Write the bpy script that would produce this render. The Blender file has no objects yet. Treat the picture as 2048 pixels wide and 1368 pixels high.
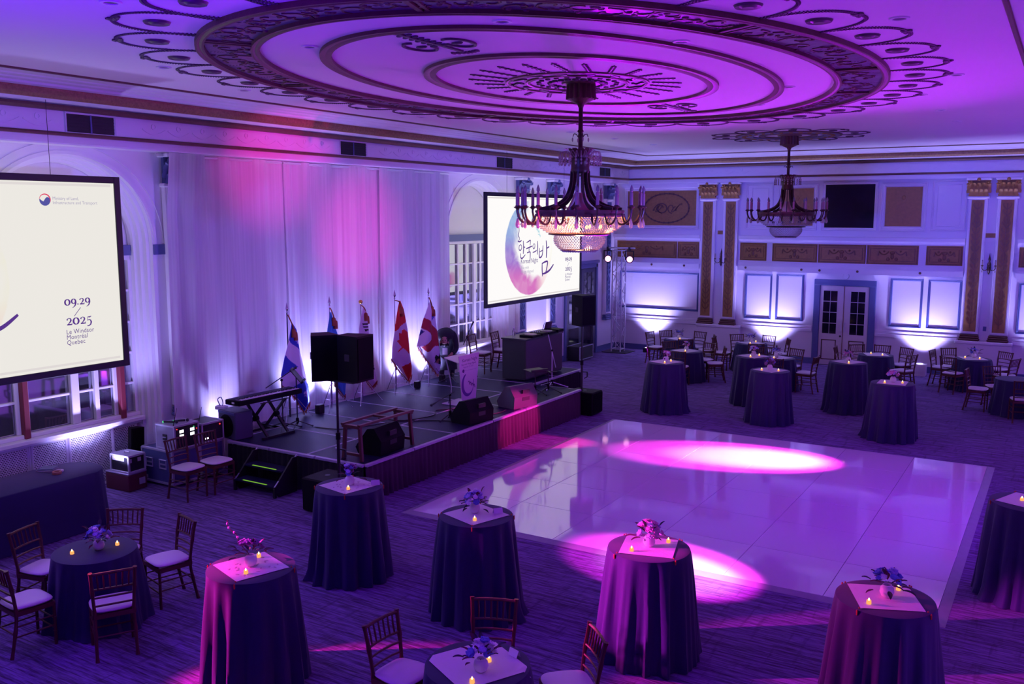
import bpy, math, random
from mathutils import Vector, Matrix, noise
random.seed(7)
S = bpy.context.scene
COL = S.collection
PI = math.pi
def V(*a): return Vector(a)

# ------------------------------------------------------------------ camera, world, exposure
cam_d = bpy.data.cameras.new('camera'); cam_d.sensor_width = 36.0
cam_d.lens = 36.0 * 1830.6 / 2048.0; cam_d.clip_end = 200
cam = bpy.data.objects.new('camera', cam_d); COL.objects.link(cam)
def _cam():
    yaw, pitch, roll = 0.545968, 0.138281, 0.00114
    fw = V(-math.sin(yaw)*math.cos(pitch), math.cos(yaw)*math.cos(pitch), -math.sin(pitch))
    rt = V(math.cos(yaw), math.sin(yaw), 0); up = rt.cross(fw)
    r2 = rt*math.cos(roll) + up*math.sin(roll); u2 = up*math.cos(roll) - rt*math.sin(roll)
    m = Matrix((r2, u2, -fw)).transposed().to_4x4(); m.translation = V(0, 0, 4.2)
    cam.matrix_world = m
_cam(); S.camera = cam
W = bpy.data.worlds.new('world'); S.world = W; W.use_nodes = True
W.node_tree.nodes['Background'].inputs[0].default_value = (0.02, 0.015, 0.06, 1)
W.node_tree.nodes['Background'].inputs[1].default_value = 0.3
vs = S.view_settings; S.display_settings.display_device = 'sRGB'
vs.view_transform = 'Standard'; vs.look = 'None'; vs.exposure = 0.0; vs.gamma = 1.0; vs.use_curve_mapping = False
cy = S.cycles
cy.max_bounces = 7; cy.diffuse_bounces = 4; cy.glossy_bounces = 3; cy.transmission_bounces = 4; cy.transparent_max_bounces = 6
cy.caustics_reflective = False; cy.caustics_refractive = False; cy.sample_clamp_indirect = 12.0
cy.use_denoising = True

# ------------------------------------------------------------------ lights of the room, with added fills
XL, XR, YB, YN, ZC = -12.3, 1.1, 26.5, -4.5, 5.91
def spot(name, loc, target, energy, color, size_deg, blend=0.6, radius=0.05):
    l = bpy.data.lights.new(name, 'SPOT'); l.energy = energy; l.color = color
    l.spot_size = math.radians(size_deg); l.spot_blend = blend; l.shadow_soft_size = radius
    o = bpy.data.objects.new(name, l); COL.objects.link(o); o.location = loc
    o.rotation_euler = (Vector(target)-Vector(loc)).to_track_quat('-Z', 'Y').to_euler()
    return o
def bulb(name, loc, energy, color, radius=0.05):
    l = bpy.data.lights.new(name, 'POINT'); l.energy = energy; l.color = color; l.shadow_soft_size = radius
    o = bpy.data.objects.new(name, l); COL.objects.link(o); o.location = loc; return o
BLUE = (0.17, 0.125, 1.0)
DEEP = (0.30, 0.03, 1.0)
PALE = (0.42, 0.38, 1.0)
MAG = (1.0, 0.035, 0.75)
MAG2 = (1.0, 0.02, 0.40)
VIO = (0.42, 0.10, 1.0)
# blue uplights standing along the walls (position, wall direction)
UP_WALL = [(-10.95, 26.02, 0, 1), (-7.22, 26.02, 0, 1), (-3.2, 26.02, 0, 1), (-0.2, 26.02, 0, 1)]
UP_LEFT = [(-12.05, 8.25, -1, 0), (-11.74, 10.30, -1, 0), (-11.70, 12.28, -1, 0), (-11.70, 13.20, -1, 0), (-11.70, 15.25, -1, 0), (-11.70, 16.15, -1, 0),
           (-12.05, 18.75, -1, 0), (-12.05, 21.4, -1, 0)]
UP_OUT = [(0.8, 2.0, 1, 0), (0.8, 7.0, 1, 0), (0.8, 12.5, 1, 0), (0.8, 18.0, 1, 0), (0.8, 23.0, 1, 0)]
for (x, y, dx, dy) in UP_WALL: spot('uplight_wall', (x, y, 0.24), (x+dx*0.5, y+dy*0.5, 3.0), 620, PALE, 95, 0.9, 0.08)
for i, (x, y, dx, dy) in enumerate(UP_LEFT):
    st = 1 <= i <= 5
    z = 0.64 if st else 0.22
    spot('uplight_left', (x, y, z), (x-0.43, y, z+0.8) if st else (x+dx*0.25, y, z+2.8), 330 if st else 360, PALE, 96 if st else 105, 0.8, 0.05)
for (x, y, dx, dy) in UP_OUT: spot('uplight_out', (x, y, 0.24), (x+dx*0.35, y+dy*0.35, 3.0), 330, DEEP, 120, 0.9, 0.08)
# magenta moving heads: the truss in the far corner, its twins by the near left and the right wall (outside the frame)
spot('beam_floor_far', (0.7, 16.9, 3.3), (-4.5, 15.35, 0.03), 9500, MAG, 18.5, 0.30, 0.06)
spot('beam_floor_far_core', (0.7, 16.9, 3.3), (-4.35, 15.4, 0.03), 8500, (1.0, 0.72, 0.92), 15, 0.9, 0.06)  # paler second lamp added to whiten the middle of the far spot
spot('beam_floor_near', (0.7, 9.1, 4.0), (-3.78, 9.92, 0.03), 6500, MAG, 16.5, 0.30, 0.06)
spot('beam_floor_near_core', (0.7, 9.1, 4.0), (-3.7, 9.85, 0.03), 7000, (1.0, 0.72, 0.92), 13, 0.9, 0.06)  # likewise added, whitens the near spot's middle
spot('beam_skirt', (0.7, 17.2, 3.1), (-8.55, 14.4, 0.25), 11000, MAG2, 8.5, 0.3, 0.06)
spot('beam_curtain_left', (0.7, 8.0, 2.2), (-11.9, 11.75, 5.15), 5200, (1.0, 0.01, 0.45), 13, 1.0, 0.06)
spot('beam_curtain_mid', (0.7, 9.0, 2.2), (-11.9, 14.0, 3.85), 5600, (1.0, 0.01, 0.45), 12.5, 1.0, 0.06)
spot('beam_table_left', (-11.4, 2.0, 3.2), (-6.5, 5.12, 0.62), 11000, MAG2, 12, 0.4, 0.06)
spot('beam_table_mid', (-11.4, 2.2, 3.2), (-3.4, 7.7, 0.75), 15000, MAG, 9, 0.5, 0.06)
spot('beam_front_right', (-11.4, 5.0, 3.5), (-1.0, 7.65, 0.1), 14000, MAG2, 11, 0.25, 0.06)
# added blue fills, no known fixtures: balcony end to far wall, right wall to drapes
for x in (-10.8, -7.6, -4.4, -1.2): spot('fill_back', (x*.5-2.6, -3.8, 3.2), (x, 26.5, 4.3), 8000, (0.05, 0.08, 1.0), 15, 1.0, 0.2)
for y in (6.5, 11.5, 17.0, 22.0): spot('fill_left', (0.9, y, 3.2), (-12.2, y, 3.9), 2400, (0.18, 0.14, 1.0), 34, 1.0, 0.2)
spot('fill_floor', (0.7, 13.5, 4.6), (-4.2, 14.0, 0.0), 650, (0.22, 0.0, 1.0), 100, 1.0, 0.3)  # added overhead violet fill for the carpet, from no known fixture
spot('fill_floor', (-11.3, 4.5, 4.6), (-5.5, 7.5, 0.0), 520, (0.22, 0.0, 1.0), 100, 1.0, 0.3)  # its added counterpart for the near carpet
# added violet and blue fills for the ceiling, unseen lamps without fixtures
spot('fill_oval', (-10.4, 22.6, 0.4), (-4.6, 11.6, 5.9), 3400, (0.50, 0.0, 1.0), 52, 1.0, 0.25)
spot('fill_oval', (0.5, 20.3, 0.4), (-4.8, 11.6, 5.9), 2200, (0.50, 0.0, 1.0), 52, 1.0, 0.25)
spot('fill_right', (0.5, 13.5, 1.6), (-3.4, 12.6, 5.9), 60, (0.70, 0.0, 1.0), 100, 1.0, 0.25)
spot('fill_near', (-5.6, 2.0, 1.6), (-5.6, 2.6, 5.9), 1500, (0.12, 0.0, 1.0), 125, 1.0, 0.25)

# ------------------------------------------------------------------ mesh helpers
class MB:
    def __init__(s): s.v = []; s.f = []; s.m = []
    def add(s, vs_, fs, mi=0):
        b = len(s.v); s.v.extend([tuple(p) for p in vs_]); s.f.extend([tuple(i+b for i in f) for f in fs]); s.m.extend([mi]*len(fs)); return s
    def box(s, x0, x1, y0, y1, z0, z1, ch=0.0, M=None, mi=0):
        if ch <= 0:
            vv = [(x, y, z) for z in (z0, z1) for y in (y0, y1) for x in (x0, x1)]
            ff = [(0,2,3,1),(4,5,7,6),(0,1,5,4),(2,6,7,3),(0,4,6,2),(1,3,7,5)]
        else:
            c = min(ch, (x1-x0)*.45, (y1-y0)*.45, (z1-z0)*.45)
            X, Y, Z = (x0, x1), (y0, y1), (z0, z1); vv = []; ix = {}
            for i in (0,1):
                for j in (0,1):
                    for k in (0,1):
                        sx, sy, sz = (1-2*i)*c, (1-2*j)*c, (1-2*k)*c
                        for a, p in enumerate(((X[i], Y[j]+sy, Z[k]+sz), (X[i]+sx, Y[j], Z[k]+sz), (X[i]+sx, Y[j]+sy, Z[k]))):
                            ix[(i,j,k,a)] = len(vv); vv.append(p)
            ff = []
            for i in (0,1):
                q = [ix[(i,j,k,0)] for j,k in ((0,0),(1,0),(1,1),(0,1))]; ff.append(q if i else q[::-1])
                q = [ix[(j,i,k,1)] for j,k in ((0,0),(1,0),(1,1),(0,1))]; ff.append(q[::-1] if i else q)
                q = [ix[(j,k,i,2)] for j,k in ((0,0),(1,0),(1,1),(0,1))]; ff.append(q if i else q[::-1])
            for i in (0,1):
                for j in (0,1):
                    for (A, B, P) in (((i,j,0),(i,j,1),(0,1)), ((i,0,j),(i,1,j),(0,2)), ((0,i,j),(1,i,j),(1,2))):
                        ff.append((ix[A+(P[0],)], ix[B+(P[0],)], ix[B+(P[1],)], ix[A+(P[1],)]))
            for key in [(i,j,k) for i in (0,1) for j in (0,1) for k in (0,1)]:
                ff.append(tuple(ix[key+(a,)] for a in range(3)))
        if M is not None: vv = [tuple(M @ Vector(p)) for p in vv]
        return s.add(vv, ff, mi)
    def bar(s, a, b, w, h=None, up=(0,0,1), ch=0.0, mi=0):
        a, b = Vector(a), Vector(b); d = (b-a); L = d.length
        if L < 1e-6: return s
        z = d/L; u = Vector(up)
        if abs(z.dot(u)) > .98: u = Vector((1,0,0))
        x = u.cross(z).normalized(); y = z.cross(x)
        M = Matrix((x, y, z)).transposed().to_4x4(); M.translation = a
        h = w if h is None else h
        return s.box(-w/2, w/2, -h/2, h/2, 0, L, ch, M, mi)
    def tube(s, pts, r, n=8, caps=True, closed=False, mi=0):
        P = [Vector(p) for p in pts]; N = len(P)
        R = r if isinstance(r, (list, tuple)) else [r]*N
        vv = []; ff = []; prev = None
        for i in range(N):
            if closed: t = P[(i+1) % N]-P[i-1]
            else: t = P[min(i+1, N-1)]-P[max(i-1, 0)]
            if t.length < 1e-9: t = Vector((0,0,1))
            t.normalize()
            if prev is None:
                u = Vector((0,0,1)) if abs(t.z) < .9 else Vector((1,0,0))
                x = u.cross(t).normalized()
            else:
                x = (prev - t*prev.dot(t))
                x = x.normalized() if x.length > 1e-6 else t.orthogonal().normalized()
            prev = x; y = t.cross(x)
            for k in range(n):
                a = 2*PI*k/n; vv.append(P[i]+(x*math.cos(a)+y*math.sin(a))*R[i])
        M_ = N if closed else N-1
        for i in range(M_):
            for k in range(n):
                a, b = i*n, ((i+1) % N)*n
                ff.append((a+k, a+(k+1) % n, b+(k+1) % n, b+k))
        if caps and not closed: ff.append(tuple(range(n))[::-1]); ff.append(tuple((N-1)*n+k for k in range(n)))
        return s.add(vv, ff, mi)
    def lathe(s, prof, n=24, c=(0,0,0), mi=0, M=None):
        vv = []; ff = []
        for (r, z) in prof:
            for k in range(n):
                a = 2*PI*k/n; p = Vector((c[0]+r*math.cos(a), c[1]+r*math.sin(a), c[2]+z)); vv.append(M @ p if M is not None else p)
        for i in range(len(prof)-1):
            for k in range(n): ff.append((i*n+k, i*n+(k+1) % n, (i+1)*n+(k+1) % n, (i+1)*n+k))
        if prof[0][0] > 1e-5: ff.append(tuple(range(n))[::-1])
        if prof[-1][0] > 1e-5: ff.append(tuple((len(prof)-1)*n+k for k in range(n)))
        return s.add(vv, ff, mi)
    def ball(s, c, r, n=10, m=6, mi=0, M=None):
        if not isinstance(r, (tuple, list)): r = (r, r, r)
        vv = [(0,0,-1)]; ff = []
        for i in range(1, m):
            f = -PI/2+PI*i/m
            for k in range(n): a = 2*PI*k/n; vv.append((math.cos(f)*math.cos(a), math.cos(f)*math.sin(a), math.sin(f)))
        vv.append((0,0,1))
        for k in range(n): ff.append((0, 1+(k+1) % n, 1+k))
        for i in range(m-2):
            for k in range(n): a, b = 1+i*n, 1+(i+1)*n; ff.append((a+k, a+(k+1) % n, b+(k+1) % n, b+k))
        t = len(vv)-1; b = 1+(m-2)*n
        for k in range(n): ff.append((b+k, b+(k+1) % n, t))
        out = []
        for p in vv:
            q = Vector((p[0]*r[0], p[1]*r[1], p[2]*r[2]))
            if M is not None: q = M @ q
            out.append(q+Vector(c))
        return s.add(out, ff, mi)
    def grid(s, fn, nu, nv, closed=False, mf=None, mi=0):
        vv = [fn(i/nu, j/nv) for j in range(nv+1) for i in range(nu if closed else nu+1)]
        w = nu if closed else nu+1; ff = []; mm = []
        for j in range(nv):
            for i in range(nu):
                i2 = (i+1) % w
                ff.append((j*w+i, j*w+i2, (j+1)*w+i2, (j+1)*w+i)); mm.append(mf(i, j) if mf else mi)
        b = len(s.v); s.v.extend([tuple(p) for p in vv]); s.f.extend([tuple(i+b for i in f) for f in ff]); s.m.extend(mm); return s
    def prism(s, poly, h, M=None, mi=0):
        n = len(poly); vv = [Vector((p[0], p[1], 0)) for p in poly]+[Vector((p[0], p[1], h)) for p in poly]
        if M is not None: vv = [M @ p for p in vv]
        ff = [tuple(range(n))[::-1], tuple(range(n, 2*n))]+[(i, (i+1) % n, n+(i+1) % n, n+i) for i in range(n)]
        return s.add(vv, ff, mi)
    def mesh(s, name, mats, smooth=False):
        me = bpy.data.meshes.new(name); me.from_pydata(s.v, [], s.f)
        for m_ in (mats if isinstance(mats, (list, tuple)) else [mats]): me.materials.append(m_)
        if any(s.m): me.polygons.foreach_set('material_index', s.m)
        if smooth:
            me.shade_smooth()
            try: me.set_sharp_from_angle(angle=math.radians(smooth if smooth is not True else 40))
            except Exception: pass
        me.update(); return me
    def build(s, name, mats, parent=None, smooth=False, **props):
        return put(s.mesh(name, mats, smooth), name, parent, **props)
def put(me, name, parent=None, loc=None, rot=None, **props):
    o = bpy.data.objects.new(name, me); COL.objects.link(o)
    if parent is not None: o.parent = parent
    if loc is not None: o.location = loc
    if rot is not None: o.rotation_euler = rot
    for k, v in props.items(): o[k] = v
    return o
def thing(name, label, cat, loc=(0,0,0), rz=0.0, group=None):
    o = bpy.data.objects.new(name, None); COL.objects.link(o); o.location = loc; o.rotation_euler = (0, 0, rz)
    o.empty_display_size = .1; o['label'] = label; o['category'] = cat
    if group: o['group'] = group
    return o
def tag(o, label, cat, group=None):
    o['label'] = label; o['category'] = cat
    if group: o['group'] = group
    return o
KIDS = {}
def tree(root):
    key = root.name
    if key not in KIDS: KIDS[key] = [(c, list(c.children)) for c in root.children]
    return KIDS[key]
def dup(root, loc, rz=0.0, label=None, group=None):
    kids = tree(root)
    r = root.copy(); COL.objects.link(r); r.location = loc; r.rotation_euler = (0, 0, rz)
    if label: r['label'] = label
    if group: r['group'] = group
    for c, gs in kids:
        k = c.copy(); COL.objects.link(k); k.parent = r
        for g in gs: q = g.copy(); COL.objects.link(q); q.parent = k
    return r
FRAME_X = lambda x, y=0, z=0: Matrix(((0,0,1,x),(1,0,0,y),(0,1,0,z),(0,0,0,1)))      # plane (a,b)->(y,z), extrudes +x
FRAME_Y = lambda y, x=0, z=0: Matrix(((1,0,0,x),(0,0,-1,y),(0,1,0,z),(0,0,0,1)))     # plane (a,b)->(x,z), extrudes -y
FRAME_Z = lambda z, x=0, y=0: Matrix(((1,0,0,x),(0,-1,0,y),(0,0,-1,z),(0,0,0,1)))    # hangs below z (b mirrored)
def stroke(pts, wid, closed=False):
    """outline polygon quads of a brush stroke: pts (a,b), widths -> list of quads in 2-D"""
    P = [Vector((p[0], p[1])) for p in pts]; N = len(P)
    Wd = wid if isinstance(wid, (list, tuple)) else [wid]*N; L = []; R = []
    for i in range(N):
        t = (P[(i+1) % N]-P[i-1]) if closed else P[min(i+1, N-1)]-P[max(i-1, 0)]
        if t.length < 1e-9: t = Vector((1, 0))
        t.normalize(); nn = Vector((-t.y, t.x)); L.append(P[i]+nn*Wd[i]/2); R.append(P[i]-nn*Wd[i]/2)
    return L, R
def ribbon(mb, pts, wid, h, M, closed=False, mi=0):
    L, R = stroke(pts, wid, closed); n = len(L); vv = []
    for i in range(n): vv += [M @ Vector((L[i].x, L[i].y, 0)), M @ Vector((R[i].x, R[i].y, 0)), M @ Vector((R[i].x, R[i].y, h)), M @ Vector((L[i].x, L[i].y, h))]
    ff = []
    for i in range(n if closed else n-1):
        a, b = 4*i, 4*((i+1) % n)
        for k in range(4): ff.append((a+k, b+k, b+(k+1) % 4, a+(k+1) % 4))
    if not closed: ff += [(3,2,1,0), tuple(4*(n-1)+k for k in range(4))]
    mb.add(vv, ff, mi)
def smooth_pts(pts, k=6):
    """Catmull-Rom through the points"""
    P = [Vector(p) for p in pts]; out = []
    for i in range(len(P)-1):
        p0, p1, p2, p3 = P[max(i-1, 0)], P[i], P[i+1], P[min(i+2, len(P)-1)]
        for j in range(k):
            t = j/k; out.append(0.5*((2*p1)+(p2-p0)*t+(2*p0-5*p1+4*p2-p3)*t*t+(3*p1-p0-3*p2+p3)*t**3))
    out.append(P[-1]); return out
def frame_ring(mb, a0, a1, b0, b1, w, d, M, prof=None, mi=0):
    """picture-frame moulding around a rectangle (outer a0..a1 x b0..b1), width w, relief d, mitred"""
    prof = prof or [(0, 0), (0, d*.7), (w*.2, d), (w*.45, d*.55), (w*.6, d*.8), (w*.85, d*.6), (w, d*.15), (w, 0)]
    vv = []; n = len(prof)
    for (o, h) in prof:
        for (a, b) in ((a0+o, b0+o), (a1-o, b0+o), (a1-o, b1-o), (a0+o, b1-o)): vv.append(M @ Vector((a, b, h)))
    ff = []
    for i in range(n-1):
        for k in range(4): ff.append((i*4+k, i*4+(k+1) % 4, (i+1)*4+(k+1) % 4, (i+1)*4+k))
    mb.add(vv, ff, mi)
FONT_ME = {}
def text_mesh(txt, size, spacing=1.0, bold=0.0):
    key = (txt, size, spacing, bold)
    if key in FONT_ME: return FONT_ME[key]
    cu = bpy.data.curves.new('text', 'FONT'); cu.body = txt; cu.size = size; cu.space_character = spacing; cu.offset = bold; cu.resolution_u = 3
    cu.space_line = 0.8
    o = bpy.data.objects.new('text', cu); COL.objects.link(o)
    dg = bpy.context.evaluated_depsgraph_get(); me = bpy.data.meshes.new_from_object(o.evaluated_get(dg))
    bpy.data.objects.remove(o); FONT_ME[key] = me; return me
def lettering(name, txt, size, a, b, M, mat_, parent, spacing=1.0, bold=0.0, sx=1.0):
    me = text_mesh(txt, size, spacing, bold).copy()
    for v in me.vertices: v.co = M @ Vector((a+v.co.x*sx, b+v.co.y, 0))
    me.materials.clear(); me.materials.append(mat_); me.update()
    return put(me, name, parent)

# ------------------------------------------------------------------ materials
def mat(name, col, rough=.5, metal=0.0, var=0.0, vscale=8.0, bump=0.0, bscale=60.0, stretch=(1,1,1), spec=None, trans=0.0, coat=0.0, sheen=0.0):
    m = bpy.data.materials.new(name); m.use_nodes = True; nt = m.node_tree; b = nt.nodes['Principled BSDF']
    b.inputs['Base Color'].default_value = (*col, 1); b.inputs['Roughness'].default_value = rough; b.inputs['Metallic'].default_value = metal
    if spec is not None: b.inputs['Specular IOR Level'].default_value = spec
    if trans: b.inputs['Transmission Weight'].default_value = trans
    if coat: b.inputs['Coat Weight'].default_value = coat
    if sheen: b.inputs['Sheen Weight'].default_value = sheen
    if var or bump:
        tc = nt.nodes.new('ShaderNodeTexCoord'); mp = nt.nodes.new('ShaderNodeMapping'); mp.inputs['Scale'].default_value = stretch
        nt.links.new(tc.outputs['Object'], mp.inputs['Vector'])
    if var:
        n = nt.nodes.new('ShaderNodeTexNoise'); n.inputs['Scale'].default_value = vscale; n.inputs['Detail'].default_value = 4
        nt.links.new(mp.outputs[0], n.inputs['Vector'])
        mx = nt.nodes.new('ShaderNodeMix'); mx.data_type = 'RGBA'
        mx.inputs[6].default_value = (*[c*(1-var) for c in col], 1); mx.inputs[7].default_value = (*[min(1, c*(1+var)) for c in col], 1)
        nt.links.new(n.outputs['Fac'], mx.inputs[0]); nt.links.new(mx.outputs[2], b.inputs['Base Color'])
    if bump:
        n2 = nt.nodes.new('ShaderNodeTexNoise'); n2.inputs['Scale'].default_value = bscale; n2.inputs['Detail'].default_value = 3
        nt.links.new(mp.outputs[0], n2.inputs['Vector'])
        bp = nt.nodes.new('ShaderNodeBump'); bp.inputs['Strength'].default_value = bump; bp.inputs['Distance'].default_value = .01
        nt.links.new(n2.outputs['Fac'], bp.inputs['Height']); nt.links.new(bp.outputs[0], b.inputs['Normal'])
    return m
def emit(name, col, strength=1.0):
    m = bpy.data.materials.new(name); m.use_nodes = True; nt = m.node_tree; nt.nodes.clear()
    e = nt.nodes.new('ShaderNodeEmission'); e.inputs[0].default_value = (*col, 1); e.inputs[1].default_value = strength
    o = nt.nodes.new('ShaderNodeOutputMaterial'); nt.links.new(e.outputs[0], o.inputs[0]); return m
class NX:
    """tiny expression builder for math nodes"""
    def __init__(s, nt): s.nt = nt
    def __call__(s, op, *a, clamp=False):
        n = s.nt.nodes.new('ShaderNodeMath'); n.operation = op; n.use_clamp = clamp
        for i, v in enumerate(a):
            if isinstance(v, (int, float)): n.inputs[i].default_value = v
            else: s.nt.links.new(v, n.inputs[i])
        return n.outputs[0]
    def mix(s, f, a, b):
        n = s.nt.nodes.new('ShaderNodeMix'); n.data_type = 'RGBA'
        for i, v in ((0, f), (6, a), (7, b)):
            if isinstance(v, (int, float)): n.inputs[i].default_value = v
            elif isinstance(v, tuple): n.inputs[i].default_value = (*v, 1)
            else: s.nt.links.new(v, n.inputs[i])
        return n.outputs[2]
    def step(s, x, a, b): # smooth 0..1 between a and b
        n = s.nt.nodes.new('ShaderNodeMapRange'); n.interpolation_type = 'SMOOTHSTEP'
        s.nt.links.new(x, n.inputs[0]); n.inputs[1].default_value = a; n.inputs[2].default_value = b; return n.outputs[0]
    def noise(s, vec, scale, detail=3, dist=0.0):
        n = s.nt.nodes.new('ShaderNodeTexNoise'); n.inputs['Scale'].default_value = scale; n.inputs['Detail'].default_value = detail; n.inputs['Distortion'].default_value = dist
        s.nt.links.new(vec, n.inputs['Vector']); return n.outputs['Fac']

M_wall = mat('painted_plaster', (.76, .71, .80), .6, var=.05, vscale=1.2)
M_mould = mat('painted_moulding', (.75, .70, .80), .45, var=.05, vscale=3)
M_ceil = mat('ceiling_plaster', (.77, .70, .80), .7, var=.03, vscale=.6)
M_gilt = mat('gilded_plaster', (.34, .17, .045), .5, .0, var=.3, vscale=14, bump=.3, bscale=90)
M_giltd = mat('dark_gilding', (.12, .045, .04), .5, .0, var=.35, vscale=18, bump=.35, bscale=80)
M_bronze = mat('dark_bronze', (.065, .028, .02), .4, .3, var=.3, vscale=20)
M_ring = mat('painted_ring', (.11, .06, .15), .4, .15, var=.8, vscale=5, bump=.8, bscale=14)
M_orn = mat('ceiling_ornament', (.09, .04, .085), .5, .0, var=.4, vscale=20)
M_navy = mat('navy_paint', (.10, .12, .30), .45)
M_duct = mat('black_metal', (.012, .012, .016), .5)
M_black = mat('black_plastic', (.004, .004, .006), .6, spec=.15, bump=.2, bscale=300)
M_blackg = mat('speaker_grille', (.003, .003, .004), .7, spec=.1, bump=.6, bscale=500)
M_cloth = mat('navy_table_linen', (.011, .007, .075), .75, var=.12, vscale=30, sheen=.15)
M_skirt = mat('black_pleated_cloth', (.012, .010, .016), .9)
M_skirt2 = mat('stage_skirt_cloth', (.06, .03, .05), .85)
M_wood = mat('mahogany_stain', (.10, .024, .024), .38, var=.35, vscale=12, stretch=(1,1,.2))
M_cush = mat('ivory_vinyl', (.74, .70, .72), .42, bump=.15, bscale=30)
M_runner = mat('ivory_runner_silk', (.78, .72, .76), .5, bump=.3, bscale=40)
M_orange = mat('orange_tassel', (.5, .07, .03), .7)
M_vase = mat('white_ceramic', (.8, .78, .8), .3)
M_leaf = mat('dark_leaf', (.035, .05, .05), .5, var=.4)
M_leaf2 = mat('burgundy_leaf', (.14, .025, .06), .5, var=.4)
M_petal = [mat('lavender_petal', (.42, .36, .75), .6), mat('white_petal', (.8, .76, .85), .6), mat('rose_petal', (.70, .28, .50), .6), mat('blue_petal', (.13, .17, .6), .6), mat('plum_petal', (.25, .07, .28), .6)]
M_card = mat('white_card', (.82, .80, .84), .6)
M_alu = mat('aluminium', (.62, .62, .68), .35, .45)
M_chrome = mat('chrome_tube', (.7, .7, .75), .18, 1.0)
M_steel = mat('dark_steel', (.05, .05, .06), .35, .7)
M_stage = mat('stage_deck_board', (.010, .010, .045), .5, spec=.2, var=.35, vscale=3, bump=.15, bscale=40)
M_decke = mat('deck_edge_aluminium', (.50, .44, .58), .4, .2)
M_case = mat('blue_case_laminate', (.09, .11, .26), .45, var=.15)
M_caseg = mat('grey_case_laminate', (.42, .43, .5), .4, var=.1)
M_maroon = mat('maroon_case_laminate', (.10, .015, .03), .45)
M_green = emit('glow_tape', (.32, .75, .06), .55)
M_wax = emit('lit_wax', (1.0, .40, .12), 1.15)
M_flame = emit('flame', (1.0, .72, .32), 6.0)
M_lens = emit('lit_lens', (1.0, .42, .72), 2.6)
M_warm = emit('lit_bulb', (1.0, .50, .17), 4.0)
M_cand = mat('candle_sleeve', (.34, .18, .20), .5)
M_skin = mat('skin', (.42, .22, .16), .5)
M_hair = mat('black_hair', (.008, .006, .006), .5)
M_coat = mat('black_coat', (.012, .013, .022), .85)
M_ledw = emit('lit_display', (.95, .92, 1.0), 2.2); M_ledr = emit('red_led', (1, .03, .03), 4); M_ledg = emit('green_led', (.05, 1, .25), 1.5)
M_bglass = mat('clear_glass', (.9, .9, .95), .03, trans=.95, spec=.6)
M_bulbg = mat('frosted_bulb', (.45, .36, .40), .1, trans=.6)

def mirror_mat():
    m = mat('mirror_pane', (.50, .50, .62), .04, .9); nt = m.node_tree; b = nt.nodes['Principled BSDF']
    return m
M_pane = mirror_mat()
M_dpane = mat('dark_door_glass', (.01, .008, .02), .08, 0, spec=.6)
def sheer_mat():
    m = bpy.data.materials.new('sheer_white_drape'); m.use_nodes = True; nt = m.node_tree; nt.nodes.clear(); X = NX(nt)
    o = nt.nodes.new('ShaderNodeOutputMaterial'); d = nt.nodes.new('ShaderNodeBsdfDiffuse'); t = nt.nodes.new('ShaderNodeBsdfTranslucent'); mx = nt.nodes.new('ShaderNodeMixShader')
    tc = nt.nodes.new('ShaderNodeTexCoord'); mp = nt.nodes.new('ShaderNodeMapping'); mp.inputs['Scale'].default_value = (1, 30, .25); nt.links.new(tc.outputs['Object'], mp.inputs[0])
    f = X.noise(mp.outputs[0], 1.0, 4); c = X.mix(f, (.62, .61, .66), (.88, .87, .9))
    nt.links.new(c, d.inputs[0]); nt.links.new(c, t.inputs[0]); mx.inputs[0].default_value = .42
    nt.links.new(d.outputs[0], mx.inputs[1]); nt.links.new(t.outputs[0], mx.inputs[2]); nt.links.new(mx.outputs[0], o.inputs[0]); return m
M_sheer = sheer_mat()
def crystal_mat():
    m = mat('crystal_bead', (.45, .38, .40), .08, spec=1.0, trans=.25); nt = m.node_tree; b = nt.nodes['Principled BSDF']
    t = nt.nodes.new('ShaderNodeBsdfTranslucent'); t.inputs[0].default_value = (.8, .68, .6, 1); mx = nt.nodes.new('ShaderNodeMixShader'); mx.inputs[0].default_value = .4
    o = nt.nodes['Material Output']; nt.links.new(b.outputs[0], mx.inputs[1]); nt.links.new(t.outputs[0], mx.inputs[2]); nt.links.new(mx.outputs[0], o.inputs[0]); return m
M_bead = crystal_mat()
def carpet_mat():
    m = mat('streaked_carpet', (.2, .2, .2), .95); nt = m.node_tree; b = nt.nodes['Principled BSDF']; X = NX(nt)
    tc = nt.nodes.new('ShaderNodeTexCoord')
    def mapped(sc):
        mp = nt.nodes.new('ShaderNodeMapping'); mp.inputs['Scale'].default_value = sc; nt.links.new(tc.outputs['Object'], mp.inputs[0]); return mp.outputs[0]
    a = X.noise(mapped((1.3, 26, 1)), 1.0, 5, .4); c = X.noise(mapped((14, 1.6, 1)), 1.0, 4); d = X.noise(mapped((1, 1, 1)), .5, 3); e = X.noise(mapped((6, 70, 1)), 1.0, 2)
    s1 = X.step(a, .38, .62); s2 = X.step(c, .55, .72); s3 = X.step(e, .35, .65)
    v = X('ADD', X('MULTIPLY', s1, .55), X('MULTIPLY', s3, .45)); v = X('MULTIPLY', v, X('SUBTRACT', 1.0, X('MULTIPLY', s2, .5)))
    v = X('MULTIPLY', v, X('ADD', .75, X('MULTIPLY', d, .5)))
    col = X.mix(v, (.055, .028, .09), (.27, .16, .45)); nt.links.new(col, b.inputs['Base Color'])
    bp = nt.nodes.new('ShaderNodeBump'); bp.inputs['Strength'].default_value = .5; bp.inputs['Distance'].default_value = .01
    nt.links.new(s3, bp.inputs['Height']); nt.links.new(bp.outputs[0], b.inputs['Normal']); return m
M_carpet = carpet_mat()
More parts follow.
